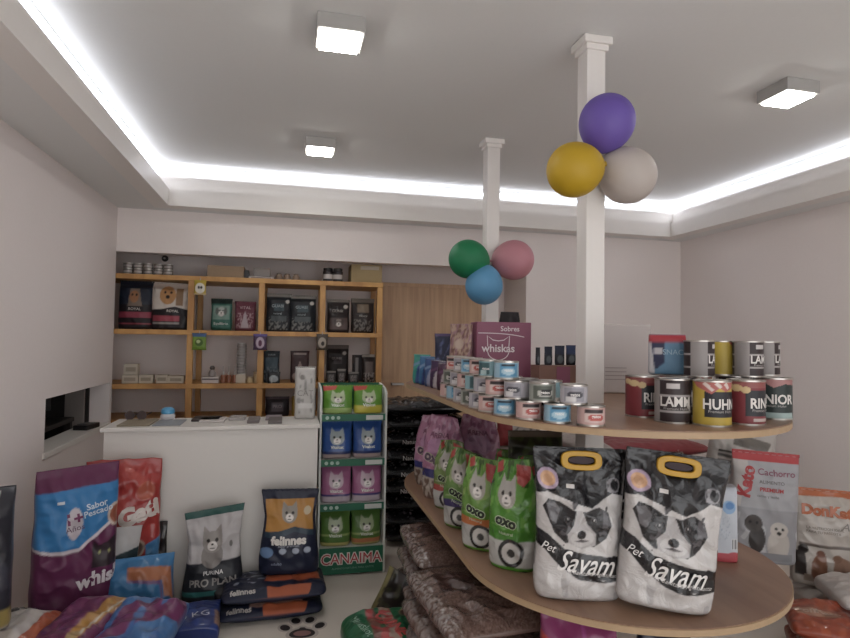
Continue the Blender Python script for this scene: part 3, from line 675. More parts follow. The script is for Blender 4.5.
yellow = [('F', 'b3992a'), ('R', .44, .18, .9, .78, '25242a'), ('P', [(.3, 1), (.36, .88), (.5, .72), (.56, .86), (.62, .78), (.7, .84), (.8, 1)], 'a95b55'), ('P', [(.42, .95), (.5, .78), (.52, .82), (.45, 1)], 'cbbcb4'), ('P', [(.52, .95), (.57, .85), (.59, .89), (.55, 1)], 'cbbcb4'), ('P', [(.6, .95), (.64, .83), (.66, .87), (.63, 1)], 'cbbcb4')]
green = [('F', '2a3433'), ('R', .3, .0, .7, .16, '8fa3a0'), ('P', [(.2, 1), (.3, .82), (.42, .9), (.5, .78), (.6, .88), (.75, .84), (.85, 1)], 'a0706e'), ('E', .36, .82, .05, .08, 'b89a90'), ('R', .2, .2, .28, .8, '7d8a88')]
lab = {}
BT = [(red, 'RIND', .64, (642, 418), 0, 'big dark red tin lettered RI, leftmost of the front row'),
      (brown, 'LAMM', .53, (674.5, 424), 0, 'big brown striped tin with the word LAMM in the front row'),
      (yellow, 'HUHN', .58, (710, 427), 0, 'big yellow tin with red checked cloth print in the front row'),
      (red, 'RIND', .66, (746, 425.5), 0, 'big dark red tin right of the yellow one in the front row'),
      (green, 'JUNIOR', .50, (774, 420), 0, 'big green black tin at the right end of the front row')]
GB = 'big dog food tins on the upper shelf'
pr = {}
face = lambda x, y: math.atan2(x, y)*-1
XS = [1.262, 1.335, 1.395, 1.54, 1.70]
for i, (lay, tx, tp, px, rz, lbx) in enumerate(BT):
    p = on(*px, ZU)
    k = np.array([math.sin(math.atan2(p[0], p[1])), math.cos(math.atan2(p[0], p[1])), 0])
    p = p+k*RB
    XS[i] = p
# keep neighbours apart
for it in range(60):
    for a in range(5):
        for b in range(a+1, 5):
            dv = XS[b]-XS[a]; L = np.linalg.norm(dv)
            if L < 2.08*RB: sft = dv/L*(2.08*RB-L)/2; XS[a] = XS[a]-sft; XS[b] = XS[b]+sft
for i, (lay, tx, tp, px, rz, lbx) in enumerate(BT):
    p = XS[i]; rr = -math.atan2(p[0], p[1])
    tt = [(tx, tp, .48, .048, 'd2cdc8', {'bold': .04, 'sx': .85}), ('MIT REIS', tp+.01, .32, .012, 'a5a09c')]
    tt = [(tx, tp, .48, .046, 'd2cdc8', {'bold': .025, 'sx': .85}), ('Premium Huhn', tp, .33, .013, 'a5a09c')]
    o = tin('big_tin', RB, HB, lay, tt, (p[0], p[1], ZU+.0005), rr, lbx, 'tin', GB, res=120, rows=56)
    pr.setdefault(i, o)
# second row under the upper layer and the upper layer
U = [(on(698, 377, ZU+HB)[0]+.03, on(698, 377, ZU+HB)[1]+.05), (on(720, 376, ZU+HB)[0]+.06, on(720, 376, ZU+HB)[1]+.16), (on(749, 385, ZU+HB)[0]+.06, on(749, 385, ZU+HB)[1]+.20), (on(766, 382, ZU+HB)[0]+.06, on(766, 382, ZU+HB)[1]+.08)]
U = [(at(px, 377, Y_)[0], Y_) for px, Y_ in ((699, 1.80), (721, 1.89), (748, 1.80), (765, 1.88))]
for k, (x, y) in enumerate(U):
    v = (1, 2, 1, 1)[k]
    recopy(pr[v], (x+(0, .01, .02, .05)[k], (1.905, 2.04, 1.90, 2.03)[k], ZU+.0005), R(-50), 'big tin in the rear row, %s from the left, under the upper layer' % ordn[k])
UP = [((699, 378), 1, 55, 'big grey and brown tin of the upper layer beside the blue carton'), ((719.5, 376), 2, 75, 'big yellow tin of the upper layer'), ((748, 384.5), 1, 28, 'big grey striped tin of the upper layer, second from the right'), ((767, 382), 1, 60, 'big grey striped tin at the right end of the upper layer')]
for k, (px, v, a, lbx) in enumerate(UP):
    x, y = U[k][:2]
    c_ = recopy(pr[v], (x, y, ZU+HB+.002), -math.atan2(x, y)+R(a+22), lbx); c_.scale = (.87, .87, .87)

# red and blue carton-like bag left in the upper layer, on two tins
recopy(pr[0], (at(667, 375, 1.95)[0], 1.95, ZU+.0005), R(30), 'big dark red tin behind the front row, under the red and blue bag')
bag('snack_bag', .135, .150, .085, [('F', '5b87a6'), ('B', .80, 1, 'a92a35'), ('P', [(0, .25), (0, .8), (.42, .8), (.42, .3), (.2, .12)], '24284a'), ('R', .14, .5, .36, .66, 'b5b0b4'), ('P', [(0, .8), (0, .0), (.16, 0), (.06, .8)], 'c3c0c2')],
    (at(667, 375, 1.95)[0], 1.95, ZU+HB+.002), rz=R(-32), kind='blockf', n=6, label='red topped blue snack carton standing on a tin left of the upper layer', cat='snack carton', texts=[('SNACK', .7, .55, .028, '9dbccd')], wr=.003)
# clear soft bag
p = on(640, 384, ZU)
# white box
wb = boxes('white_box', [(-.15, .15, -.11, .11, 0, .36)], mat('box_white', 'bdb5b3', .5), None, .008); wb.location = (1.73, 2.82, ZU+.0005); wb.rotation_euler = (0, 0, R(-14)); tag(wb, 'large plain white box standing on the upper shelf right of the nearer column', 'box')
boxes('vent_slots', [(-.09, .02, -.1125, -.1095, .07+.02*i, .075+.02*i) for i in range(4)], mat('slot_grey', '9a9391', .6), wb)

# whiskas display box
p = at(500, 372, 2.80)
wx = boxes('display_carton', [(-.142, .142, 0, .16, 0, .36)], mat('carton_mauve', '834a60', .5, vary=.05), None, .003)
wx.location = (1.072, 2.78, ZU+.0005); wx.rotation_euler = (0, 0, R(-6)); tag(wx, 'mauve cardboard carton with white cat head logo behind the small tins', 'carton')
lettering(wx, 'whiskas', -.03, -.0018, .225, .055, 'd8cdd0', .02)
lettering(wx, 'Sobres', .03, -.0018, .325, .036, 'd8cdd0', .01)
def stroke(parent, pts, wdt, c, y=-.0012, name='logo_line'):
    vs = []; fs = []
    for i, (x, z) in enumerate(pts):
        a = pts[max(0, i-1)]; b = pts[min(len(pts)-1, i+1)]; dx, dz = b[0]-a[0], b[1]-a[1]; L = math.hypot(dx, dz) or 1
        nx, nz = -dz/L*wdt/2, dx/L*wdt/2; vs += [(x+nx, y, z+nz), (x-nx, y, z-nz)]
    for i in range(len(pts)-1): fs.append((2*i, 2*i+1, 2*i+3, 2*i+2))
    return link(name, rawmesh(name, vs, fs), mat('ink_'+c, c, .5), parent)
hd_ = [(-.085, .235), (-.088, .290), (-.058, .268), (-.03, .264), (-.002, .268), (.028, .290), (.025, .235)]
stroke(wx, hd_, .0045, 'd8cdd0'); stroke(wx, [(-.03+.055*math.cos(a), .212+.045*math.sin(a)) for a in [math.pi+.1+i*(math.pi-.2)/16 for i in range(17)]], .0045, 'd8cdd0')
stroke(wx, [(-.135+.24*i/16, .303-.018*(i/16)**3) for i in range(17)], .004, 'd8cdd0')
# side bag leaning at the left of the carton
bag('cat_food_pouch', .14, .35, .06, [('F', '8f6a72'), ('K', 0, .3, 1, 1, 9, -.05, 'a58a78'), ('K', 0, .5, 1, 1, 14, .15, '6e4a42'), ('B', 0, .2, '8d4058'), ('E', .5, .7, .2, .08, 'b09a8a')], (.875, 2.88, ZU+.0005), rz=R(-50), m=M_foil, label='glossy mauve pouch with a brown tabby cat left of the mauve carton', cat='cat food pouch')
bag('black_bag', .16, .425, .09, [('F', '2b2629')], (1.20, 3.03, ZU+.0005), kind='tied', n=2.6, label='black round topped bag rising behind the mauve carton', cat='bag', m=mat('black_cloth', '262225', .8, vary=.2))
# left end pouches
bag('navy_bag', .13, .30, .07, [('F', '1c2140'), ('P', [(.2, .35), (.35, .5), (1, .98), (.85, 1)], '4a4f7a'), ('B', .95, 1, '4e3a66'), ('K', .0, .5, .4, .9, 9, .2, '56608a')], (.86, 3.12, ZU+.0005), rz=R(-20), m=M_foil, label='tall navy bag behind the row of pouches at the far end of the upper shelf', cat='bag')
poul = [((.76, 3.40), '2a8a7c', '2b4a84', 'teal edged pouch, farthest left on the upper shelf'), ((.772, 3.29), '25608c', '22306a', 'blue pouch, second from the far end of the upper shelf'), ((.778, 3.18), '2b4a7c', '8a8fa8', 'slate blue pouch with white cat, third from the far end'),
        ((.783, 3.06), '3a2547', 'b0a8ac', 'purple pouch with a white cat, fourth from the far end'), ((.79, 2.94), '45243c', 'b0a6a8', 'dark plum pouch with white paws, fifth from the far end'), ((.80, 2.82), '7c4552', '9d8b84', 'dusky red pouch nearest to the small tins')]
for i, ((x, y), c1, c2, lb_) in enumerate(poul):
    bag('cat_food_pouch', .135, .175-.008*i, .055, [('F', c1), ('B', .0, .08, c2), *cat_(.42) ] if False else [('F', c1), ('P', [(.25, 0), (.3, .4), (.5, .55), (.7, .4), (.75, 0)], c2), ('E', .5, .5, .16, .14, c2), ('B', .93, 1, c1), ('P', [(.0, .55), (.0, .65), (1, .95), (1, .85)], '6a86a8' if i < 3 else '5e3a5c')],
        (x+.03, y, ZU+.0005), rz=R(-55), m=M_foil, label=lb_, cat='cat food pouch', group='pouches at the far end of the upper shelf')
# dark sachets behind the tins, in open cartons
cb = boxes('open_carton', [(-.19, .13, -.05, .05, 0, .150)], mat('carton_brown', '806055', .7, vary=.15), None, .002); cb.location = (1.36, 2.62, ZU+.0005); tag(cb, 'low brown and mauve carton behind the small tins holding dark sachets', 'carton')
boxes('mauve_panel', [(-.10, -.03, -.052, -.049, .005, .145)], mat('carton_mauve'), cb)
for i, (x, w_, hh) in enumerate(((1.06, .022, .085), (1.115, .04, .09), (1.175, .05, .095), (1.235, .05, .098), (1.30, .065, .10))):
    bag('sachet', w_, hh, .025, [('F', '24262e'), ('B', .55, 1, ('1f2028', '22283a', '222a40', '24345c', '1f3c78')[i]), ('E', .5, .3, .3, .2, '565c60')], (x+.125, 2.62, ZU+.151), rz=R(-8), wr=.002, label='dark blue sachet upright in the low carton, %s from the left' % ordn[i], cat='sachet', group='dark sachets behind the small tins')

# ================================================================== LOWER SHELF
def savam(loc, rz, ry, label, seed, w=.30, h=.46, handle=True, rx=0):
    a = w/h; L = [('F', '18171b'), ('B', 0, .2, 'b9b5b3'), ('R', 0, .0, 1, .2, 'bdb9b6'),
        ('P', [(0, .70), (.12, .715), (.4, .66), (.62, .62), (.85, .72), (1, .70), (1, .45), (.9, .36), (.75, .2), (0, .2)], 'bab6b4'),
        # head of the dog in black and white
        ('P', [(.06, .62), (.12, .67), (.25, .655), (.40, .61), (.55, .60), (.70, .63), (.80, .60), (.84, .52), (.78, .43), (.64, .37), (.45, .40), (.30, .40), (.18, .46)], '1d1b1e'), ('K', .06, .38, .84, .66, 16, .3, '4a474a'),
        ('P', [(.10, .64), (.2, .65), (.26, .60), (.2, .52), (.13, .54)], '5c595c'), ('P', [(.74, .61), (.8, .58), (.8, .5), (.74, .5)], '565357'),
        ('P', [(.43, .61), (.50, .61), (.56, .52), (.66, .46), (.66, .38), (.50, .36), (.34, .40), (.32, .46), (.40, .52)], 'a29e9d'), ('E', .50, .43, .14, .055, 'b5b1b0'),
        ('E', .49, .455, .055, .028, '18161a'), ('P', [(.40, .41), (.49, .425), (.60, .41), (.5, .405)], '4a4648'),
        ('E', .33, .545, .034, .018, '5a5658'), ('E', .33, .545, .026, .017, '0f0e10'), ('E', .335, .550, .007, .005, 'd0ccca'),
        ('E', .63, .545, .034, .018, '5a5658'), ('E', .63, .545, .026, .017, '0f0e10'), ('E', .635, .550, .007, .005, 'd0ccca'),
        ('P', [(.82, .70), (.97, .70), (.97, .3), (.86, .32), (.80, .45), (.86, .56)], 'b5b1af'),
        # black ribbon with the name
        ('P', [(0, .47), (.12, .44), (.3, .36), (.55, .325), (1, .30), (1, .165), (.7, .14), (.45, .17), (.25, .24), (.08, .34), (0, .36)], '18171b'),
        ('P', [(0, .36), (.08, .34), (.25, .24), (.45, .17), (.7, .14), (1, .165), (1, 0), (0, 0)], 'b9b5b3'), ('K', .05, .0, .95, .16, 8, .3, 'a5a2a1'),
        ('E', .13, .80, .115, .07, 'a892a8'), ('E', .13, .80, .08, .05, 'c79a72'), ('E', .13, .80, .05, .03, 'b78a64'),
        ('E', .86, .77, .075, .05, '77757a'), ('E', .86, .77, .062, .041, '232226'), ('K', .8, .73, .92, .81, 20, .1, '8a888c')]
    o = bag('cat_litter_bag', w, h, .15, L, loc, rz=rz, ry=ry, rx=rx, kind='litter', n=2.6, m=M_crk, wr=.012, res=.0028, seed=seed, label=label, cat='bag', group='black and white bags on the lower shelf',
            texts=[('Savam', .56, .262, .094, 'd6d2cf', {'shear': .35, 'rot': -4, 'bold': .008, 'sx': .78}), ('Pet', .16, .36, .038, 'd6d2cf', {'shear': .35, 'rot': -10, 'sx': .85}), ('Arena Sanitaria Aglutinante', .58, .205, .019, 'c0bcb9', {'shear': .3, 'rot': -4})],
            sticker=(.38, .76, .026, .013, 'c9c5c2'), seal=(.008, '201f23'))
    if handle:
        # yellow oval handle with a grip hole
        n = 48; vs = []; fs = []
        def rr_(t, ax, az):
            q = 3.2; c, s = math.cos(t), math.sin(t); return ax*math.copysign(abs(c)**(2/q), c), az*math.copysign(abs(s)**(2/q), s)
        for (ax, az, y) in ((.068, .032, -.008), (.068, .032, .008), (.045, .014, .008), (.045, .014, -.008)):
            for i in range(n):
                x, z = rr_(2*math.pi*i/n, ax, az); vs.append((x, y, z))
        for k in range(4):
            for i in range(n): fs.append((k*n+i, k*n+(i+1) % n, ((k+1) % 4)*n+(i+1) % n, ((k+1) % 4)*n+i))
        hm = link('handle', rawmesh('handle', vs, fs), mat('handle_yellow', 'b0860f', .4), o)
        md = hm.modifiers.new('b', 'BEVEL'); md.width = .003; md.segments = 2; md.limit_method = 'ANGLE'; hm.location = (0, -.026, h*.93); hm.rotation_euler = (R(-6), 0, 0)
        ho = link('grip_hole', rawmesh('grip_hole', [(.043*math.cos(t_)*1.0, 0, .012*math.sin(t_)) for t_ in np.linspace(0, 2*math.pi, 25)[:-1]]+[(0, 0, 0)], [(i, (i+1) % 24, 24) for i in range(24)]), mat('hole_dark', '3c3236', .8), hm)
    return o
pA = on(580, 604, ZL); pB = on(676, 617, ZL)
savam((pA[0]+.02, pA[1]+.062, ZL+.001), R(-16), R(1), 'left black and white litter bag with yellow handle on the lower shelf', 11, w=.315, h=.492)
savam((pB[0]-.01, pB[1]+.06, ZL+.014), R(-22), R(6), 'right black and white litter bag with yellow handle, nearest the shelf front', 31, w=.325, h=.485)
savam((1.19, 2.0, ZL+.001), R(-8), 0, 'black and white litter bag tucked behind the two with yellow handles', 53, w=.27, h=.43, handle=False)

# green bags
def gatsy(c1, c2, c3, red=True):
    return [('F', c1), ('K', 0, .4, 1, 1, 7, .2, c2), ('K', 0, .75, 1, 1, 11, .2, '3a5a20'), ('B', 0, .27, 'a9a8a2'), ('B', .27, .36, c3), ('E', .55, .16, .26, .13, '1c1a1a'), ('E', .55, .16, .19, .095, 'b4b0aa'), ('E', .55, .16, .08, .04, '3a3836'),  # lighter speckle is painted-in highlights, the dark one leaf print
            ('B', .0, .035, c1), ('E', .5, .7, .3, .13, c2)]+cat(.45, .69, .2, .65, 'a6a198')+([('P', [(.6, .97), (.66, .80), (.8, .76), (.95, .82), (1, .93)], 'a83a34'), ('P', [(.05, .95), (.1, .86), (.25, .9), (.2, 1)], 'a0382f')] if red else [])
gG = 'green cat litter bags on the lower shelf'
tx = [('oxo', .45, .45, .05, '1f2a1a', {'bold': .05, 'out': .11, 'oc': 'a8b890', 'rot': -14}), ('Natural', .45, .34, .018, 'b8c4a8', {'rot': -6})]
G = [(on(509, 572, ZL), .40, '4a8526', '659a3c', '3f7a22', 'bright green bag, nearest of the green ones beside the black and white bags'),
     (on(479, 552, ZL), .355, '5d8a2e', '7a9a4a', 'b4642c', 'green bag with orange band, second of the row along the shelf edge'),
     (on(459, 530, ZL), .335, '5c8038', '8a9a66', '352b58', 'green bag with dark violet band, third of the row along the shelf edge'),
     (on(447, 511, ZL), .33, '6a8040', '93997a', 'a34038', 'pale green bag with red band, farthest of the row along the shelf edge')]
for q_, h_, a, b_, c_, lb_ in G:
    bag('cat_litter_bag', .19, h_, .12, gatsy(a, b_, c_), (q_[0]+.035, q_[1]+.05, ZL+.001), rz=R(-40), kind='tied', m=M_crk, wr=.011, res=.0035, n=2.4, topcut=.05, texts=tx, label=lb_, cat='cat litter bag', group=gG)
for (x, y), h_, lb_ in [((.99, 2.10), .36, 'darker green bag half hidden behind the left black and white bag'), ((1.03, 2.33), .35, 'green bag in the inner row, second behind the orange banded one'), ((1.02, 2.56), .34, 'green bag in the inner row, farthest from the camera')]:
    bag('cat_litter_bag', .18, h_, .11, gatsy('4c6e2c', '5f7a3c', '3a6a28'), (x, y, ZL+.001), rz=R(-32), kind='tied', m=M_crk, wr=.011, res=.005, n=2.4, topcut=.05, texts=tx, label=lb_, cat='cat litter bag', group=gG)
# dark olive bag in the middle
bag('food_bag', .26, .44, .13, [('F', '2c2a1e'), ('K', 0, 0, 1, 1, 9, .1, '3c4424'), ('B', .94, 1, '6a5c4e')], (1.13, 2.52, ZL+.001), rz=R(-10), kind='block', m=M_foil, label='tall dark olive bag standing behind the green bags, by the nearer column', cat='pet food bag')
# pink bags
gP = 'pink cat litter bags at the far end of the lower shelf'
def pinkl(k): return [('F', 'a56c8a'), ('K', 0, .3, 1, 1, 9, .15, 'b98aa4'), ('K', 0, .6, 1, 1, 12, .25, '8c5474'), ('B', 0, .26, 'a89c90'), ('K', 0, 0, 1, .24, 12, .05, '6a5448'), ('B', .26, .36, '2f2f6c'), ('E', .5, .62, .3, .14, 'a8789a')]
for (x, y), w_, h_, rz, lb_ in [((.86, 3.34), .25, .40, -42, 'pink bag with a blue band, outermost at the far end of the lower shelf'), ((.84, 3.06), .25, .43, -45, 'pink bag with blue band, nearest of the pink ones at the shelf edge'), ((1.06, 3.14), .26, .43, -20, 'pink bag standing inward beside the other pink ones')]:
    bag('cat_litter_bag', w_, h_, .14, pinkl(0), (x, y, ZL+.001), rz=R(rz), kind='tied', n=2.4, m=M_crk, wr=.014, topcut=.06, res=.006, label=lb_, cat='cat litter bag', group=gP, texts=[('oxo', .4, .5, .07, '5a4458', {'bold': .05, 'out': .1, 'oc': 'a8a08e', 'rot': -12}), ('ARENA', .5, .78, .035, '7a4a62', {'bold': .02})])
bag('food_bag', .12, .19, .08, [('F', '8f8272'), ('K', 0, 0, 1, 1, 6, .1, '6a5a4a')], (.84, 2.86, ZL+.001), rz=R(-40), label='small tan crinkled bag between the pink and the green bags', cat='bag', m=M_foil, wr=.01)

# white blue red carton on the right
wc = on(727, 560, ZL)
bag('training_pad_pack', .125, .29, .10, [('F', 'b5bac2'), ('B', 0, .12, 'b0414a'), ('W', .12, .02, 0, 9, -1, 1, -1, 'b0414a'), ('E', .72, .74, .2, .09, '7ea0c4'), ('E', .74, .76, .13, .05, '4a7aaf'), ('R', .8, .17, .97, .32, 'c9c9c9'), ('R', .82, .18, .84, .31, '2c2c30'), ('R', .86, .18, .87, .31, '2c2c30'), ('R', .89, .18, .92, .31, '2c2c30'), ('R', .94, .18, .95, .31, '2c2c30'), ('E', .2, .88, .08, .05, '7c8a98'), ('K', .1, .3, .75, .62, 26, .25, '9aa3b0')],
    (1.70, 2.02, ZL+.001), rz=R(-26), kind='blockf', n=7, m=M_film, wr=.003, res=.003, label='white and light blue pack with red base standing right on the lower shelf', cat='pack')
bag('training_pad_pack', .06, .27, .10, [('F', 'b9b5b6'), ('B', 0, .13, 'a83a40')], (1.585, 2.10, ZL+.001), rz=R(-26), kind='blockf', n=7, wr=.002, label='second white and red pack just behind the right litter bag', cat='pack')

# ================================================================== SACKS AGAINST THE RIGHT BACK
gR = 'lying red and white sacks at the back'
for k in range(6):
    z = .125*k
    lay = [('F', '8a3036'), ('R', 0, 0, .2, 1, 'a39a94'), ('R', .2, 0, .215, 1, 'b7aca6')]
    o = bag('food_sack', 1.0, .62, .116, lay, (2.45+.01*(k % 2), 3.55, z+.065), rx=R(-90), kind='sack', n=3.2, m=M_film, wr=.006, res=.012, label='lying red and white sack, %s' % ('bottom of the pile at the back', 'second from the bottom of the pile at the back', 'third from the bottom of the pile at the back', 'third from the top of the pile at the back', 'second from the top of the pile at the back', 'top of the pile at the back')[k], cat='sack', group=gR)
# lettering on the visible edges
    if k >= 4:
        e = lettering(o, 'Limousin', 0, 0, 0, .07, 'c4bcb6', .03); e.rotation_euler = (R(90), 0, 0); e.location = (.12, .012, .0)
        e2 = lettering(o, '21kg', 0, 0, 0, .04, 'c4bcb6', .0); e2.rotation_euler = (R(90), 0, 0); e2.location = (-.13, .012, .0)
bag('food_bag', .42, .30, .12, [('F', '8c2a2c'), ('R', .3, .2, 1, .6, 'b0a6a0'), ('P', [(.3, .6), (1, .5), (1, .62), (.3, .75)], 'a83034'), ('K', .3, .2, 1, .5, 9, .2, '7c7470')], (1.78, 4.30, .625), kind='pillow', rz=R(6), label='red and white bag seen through the gap between the shelves left of the nearer column', cat='pet food bag')
bag('sack_block', .5, .62, .3, [('F', '7a6f68')], (1.72, 4.35, 0), kind='blockf', n=6, label='tall closed sack standing on the floor under the red and white bag', cat='sack')
# white bags on the right
def tonalo(c): return c
hold = [('F', 'b3ada8'), ('K', 0, 0, 1, .98, 5, .35, 'a09a95')]
bag('food_bag', .40, .62, .16, [('F', 'ada7a2'), ('P', [(.35, .95), (.9, .9), (.8, .8), (.3, .84)], '6c6660'), ('E', .62, .50, .12, .08, '3a2a24'), ('R', .1, .55, .55, .58, '4a4542'), ('R', .1, .60, .6, .63, '4a4542'), ('R', .1, .65, .5, .68, '4a4542'), ('R', .1, .70, .6, .73, '4a4542'), ('R', .1, .75, .45, .77, '4a4542'), ('K', 0, 0, 1, .5, 5, .2, '8c8078')],
    (2.72, 3.13, .30), rz=R(-20), ry=R(8), kind='block', m=M_foil, wr=.012, label='white bag with brown spot leaning behind the grey puppy bag', cat='pet food bag')
bag('food_sack', .60, .5, .28, [('F', '8a7d76')], (2.45, 3.0, .001), rz=R(-10), kind='blockf', n=5, hh=.3 if False else None, label='x', cat='sack') if False else None
s1 = bag('food_sack', .60, .42, .145, [('F', 'a39a94'), ('K', 0, 0, 1, 1, 8, .1, '8a5a50')], (2.40, 2.82, .0735), rx=R(-90), rz=R(-8), kind='sack', n=3.2, label='lower lying sack under the grey puppy bag', cat='sack', group='lying sacks under the white bags', res=.012)
s2 = bag('food_sack', .60, .42, .145, [('F', 'aaa29c'), ('K', 0, 0, 1, 1, 8, .1, '8a5a50'), ('R', .2, .3, .7, .7, '3c3432')], (2.40, 2.82, .2205), rx=R(-90), rz=R(-12), kind='sack', n=3.2, label='upper lying sack directly under the grey puppy bag', cat='sack', group='lying sacks under the white bags', res=.012)
bag('food_bag', .34, .56, .15, [('F', '9c9ca0'), ('B', .965, 1, 'a8383c'), ('R', .0, .93, 1, 1, 'a8383c'), ('P', [(0, .5), (.0, .93), (.22, .93), (.1, .5)], 'b5b0ae'), ('R', 0, 0, 1, .5, '8c8c90'), ('K', 0, .05, 1, .45, 6, .2, 'a5a5a8'),
    ('E', .36, .22, .12, .13, '35302f'), ('E', .3, .36, .13, .08, '3c3634'), ('E', .68, .18, .17, .14, 'aaa39c'), ('E', .68, .32, .13, .07, 'b3aca5'), ('E', .25, .37, .02, .015, '0f0e0e'), ('E', .35, .37, .02, .015, '0f0e0e'), ('E', .64, .33, .02, .014, '1c1a19'), ('E', .73, .33, .02, .014, '1c1a19'), ('E', .68, .29, .03, .018, '1c1a19'), ('R', .2, .03, .9, .1, '7c7c80')],
    (2.50, 2.66, .296), rz=R(-24), ry=R(3), kind='block', m=M_film, wr=.006, res=.0045, seal=(.016, 'a8383c'), label='silver grey bag with red top edge and two puppies behind the lower shelf', cat='pet food bag',
    texts=[('Cachorro', .62, .84, .047, '8a5064', {'bold': .01}), ('Kato', .19, .74, .085, 'a8383c', {'rot': 82, 'bold': .05}), ('ALIMENTO', .55, .75, .025, '6a6466'), ('PREMIUM', .55, .68, .028, 'a8383c', {'bold': .03}), ('carne y leche', .5, .62, .02, '6a6466')])
rs = bag('food_sack', .66, .62, .15, [('F', 'b0a8a2'), ('K', 0, 0, 1, 1, 4, .2, '8f8882'), ('E', .3, .5, .08, .1, '6a5a50'), ('R', .3, .2, .9, .24, '3a3432')], (2.86, 2.18, .0755), rx=R(-90), rz=R(-26), kind='sack', n=3, m=M_foil, res=.008, label='large white sack lying on the floor at the right under the bag with the dogs', cat='sack', group='white sacks lying at the right', wr=.012)
rs = bag('food_sack', .62, .34, .14, [('F', 'b5ada8'), ('E', .25, .35, .05, .08, '5c4a40'), ('P', [(.3, .5), (.34, .56), (.95, .35), (.95, .31)], '4a4240'), ('P', [(.35, .25), (.38, .3), (.9, .15), (.9, .11)], '4a4240'), ('E', .55, .6, .04, .05, '8a6a60'), ('K', .2, .7, .9, 1, 7, .1, '8a827c')], (2.84, 2.10, .223), rx=R(-90), rz=R(-24), kind='sack', n=3, m=M_foil, res=.006, label='large white sack with dark lines lying at the right, upper of two', cat='sack', group='white sacks lying at the right', wr=.012)
bag('food_bag', .40, .50, .14, [('F', 'aca49c'), ('B', .95, 1, 'a8582c'), ('P', [(0, .93), (0, 1), (1, 1), (1, .9), (.6, .95)], 'a8582c'), ('E', .78, .53, .07, .06, '6a625c'), ('R', .05, .42, .7, .45, '5c524c'),
    ('P', [(.02, .1), (.02, .35), (.12, .38), (.15, .1)], '2c2624'), ('P', [(.2, .08), (.2, .25), (.27, .36), (.36, .34), (.4, .08)], '7c5440'), ('P', [(.44, .08), (.46, .28), (.55, .34), (.68, .3), (.72, .08)], '8a6a58'), ('P', [(.76, .1), (.78, .28), (.86, .35), (.95, .3), (.96, .1)], '6c605a'), ('E', .1, .38, .06, .05, '2c2624'), ('E', .3, .35, .05, .04, '6c4434'), ('E', .5, .32, .06, .04, '7a5a48'), ('E', .87, .34, .06, .04, '4c4440'), ('K', 0, .05, 1, .12, 9, .1, '8c7c70')],
    (2.90, 2.60, .150), rz=R(-26), ry=R(2), kind='block', m=M_foil, wr=.009, res=.0045, seal=(.014, 'a8582c'), label='white bag with orange lettering and several dogs at the right edge', cat='pet food bag',
    texts=[('DonKato', .42, .80, .072, 'a8582c', {'bold': .06}), ('Adulto', .74, .66, .055, '77706a', {'shear': .3}), ('LA NUTRICION IDEAL', .35, .62, .018, '6a625c'), ('PARA TU MASCOTA', .33, .58, .018, '6a625c')])
for k in range(2):
    bag('orange_sack', .34, .34, .10, [('F', '8c3a1e'), ('K', 0, 0, 1, 1, 7, .05, 'a04a28'), ('P', [(.1, .3), (.1, .5), (.6, .5), (.6, .3)], 'a87a62'), ('R', .7, .1, .9, .9, '5c2416')], (2.36, 2.06+.02*k, .056+.115*k), rx=R(-90), rz=R(-35), kind='sack', n=3, m=M_foil, wr=.012, res=.006, label='shiny orange bag lying on the floor at the right, %s' % ('underneath', 'on top of another like it')[k], cat='pet food bag', group='shiny orange bags on the floor', texts=[('DonKato', .35, .4, .05, 'b89a86', {'bold': .03})])

# ================================================================== UNDER THE LOWER SHELF
gB = 'brown kibble sacks under the lower shelf'
for pile, (x, y, nn, top) in enumerate(((.84, 2.60, 4, .46), (.80, 1.98, 4, .46))):
    for k in range(nn):
        t_ = top/nn
        lay = [('F', '5a433c'), ('K', 0, 0, 1, 1, 60, .05, '6c554b'), ('K', 0, 0, 1, 1, 90, .3, '7c675e'), ('K', 0, 0, .1, 1, 40, .05, '8c807a'), ('R', .16, .45, 1, .75, '4a3531')]
        o = bag('kibble_sack', .50, .60, t_*.93, lay, (x+random.uniform(-.012, .012), y, t_*(k+.5)), rx=R(-90), rz=R(4 if pile else -2), kind='sack', n=2.8, m=M_crk, wr=.010, res=.0055 if k == nn-1 else .012, label='brown clear wrapped kibble sack, %s of the %s pile under the lower shelf' % (('bottom', 'second', 'third', 'top')[k], ('farther', 'nearer')[pile]), cat='sack', group=gB,
                sticker=((.62, .5, .03, .03, 'a8a09c') if k == nn-1 else None))
bag('food_bag', .27, .52, .14, [('F', '7a2a5a'), ('B', 0, .70, 'b0443a'), ('P', [(0, .7), (0, .88), (.45, .70)], 'b0443a'), ('R', .5, .0, .54, 1, '8c3a7a')], (1.00, 1.86, .001), kind='block', rz=R(-12), m=M_foil, label='purple and orange bag standing under the near end of the lower shelf', cat='pet food bag', wr=.01, res=.006)
bag('food_bag', .2, .40, .12, [('F', '1e2032')], (1.40, 1.95, .001), kind='block', rz=R(-20), m=M_foil, label='dark navy bag under the shelf, right of the purple and orange bag', cat='pet food bag', wr=.01, res=.01)
bag('food_bag', .36, .42, .195, [('F', '14603c'), ('R', .3, 0, .42, 1, '7c4a40'), ('R', .48, 0, .62, 1, 'a08a7c'), ('K', .3, 0, .62, 1, 10, .1, 'a8393a'), ('E', .86, .72, .14, .13, '8a7a5c'), ('E', .86, .72, .12, .11, '3a1f1c')], (.46, 2.37, .10), rx=R(-90), rz=R(2), kind='sack', n=2.8, m=M_foil, wr=.01, res=.0045, label='green bag with red and white stripes lying on the floor at the bottom', cat='pet food bag',
    texts=[('Mimaskot', .2, .5, .05, '8ab09a', {'rot': -75}), ('CARNE', .55, .45, .07, 'b5443f', {'rot': -70, 'bold': .05})])
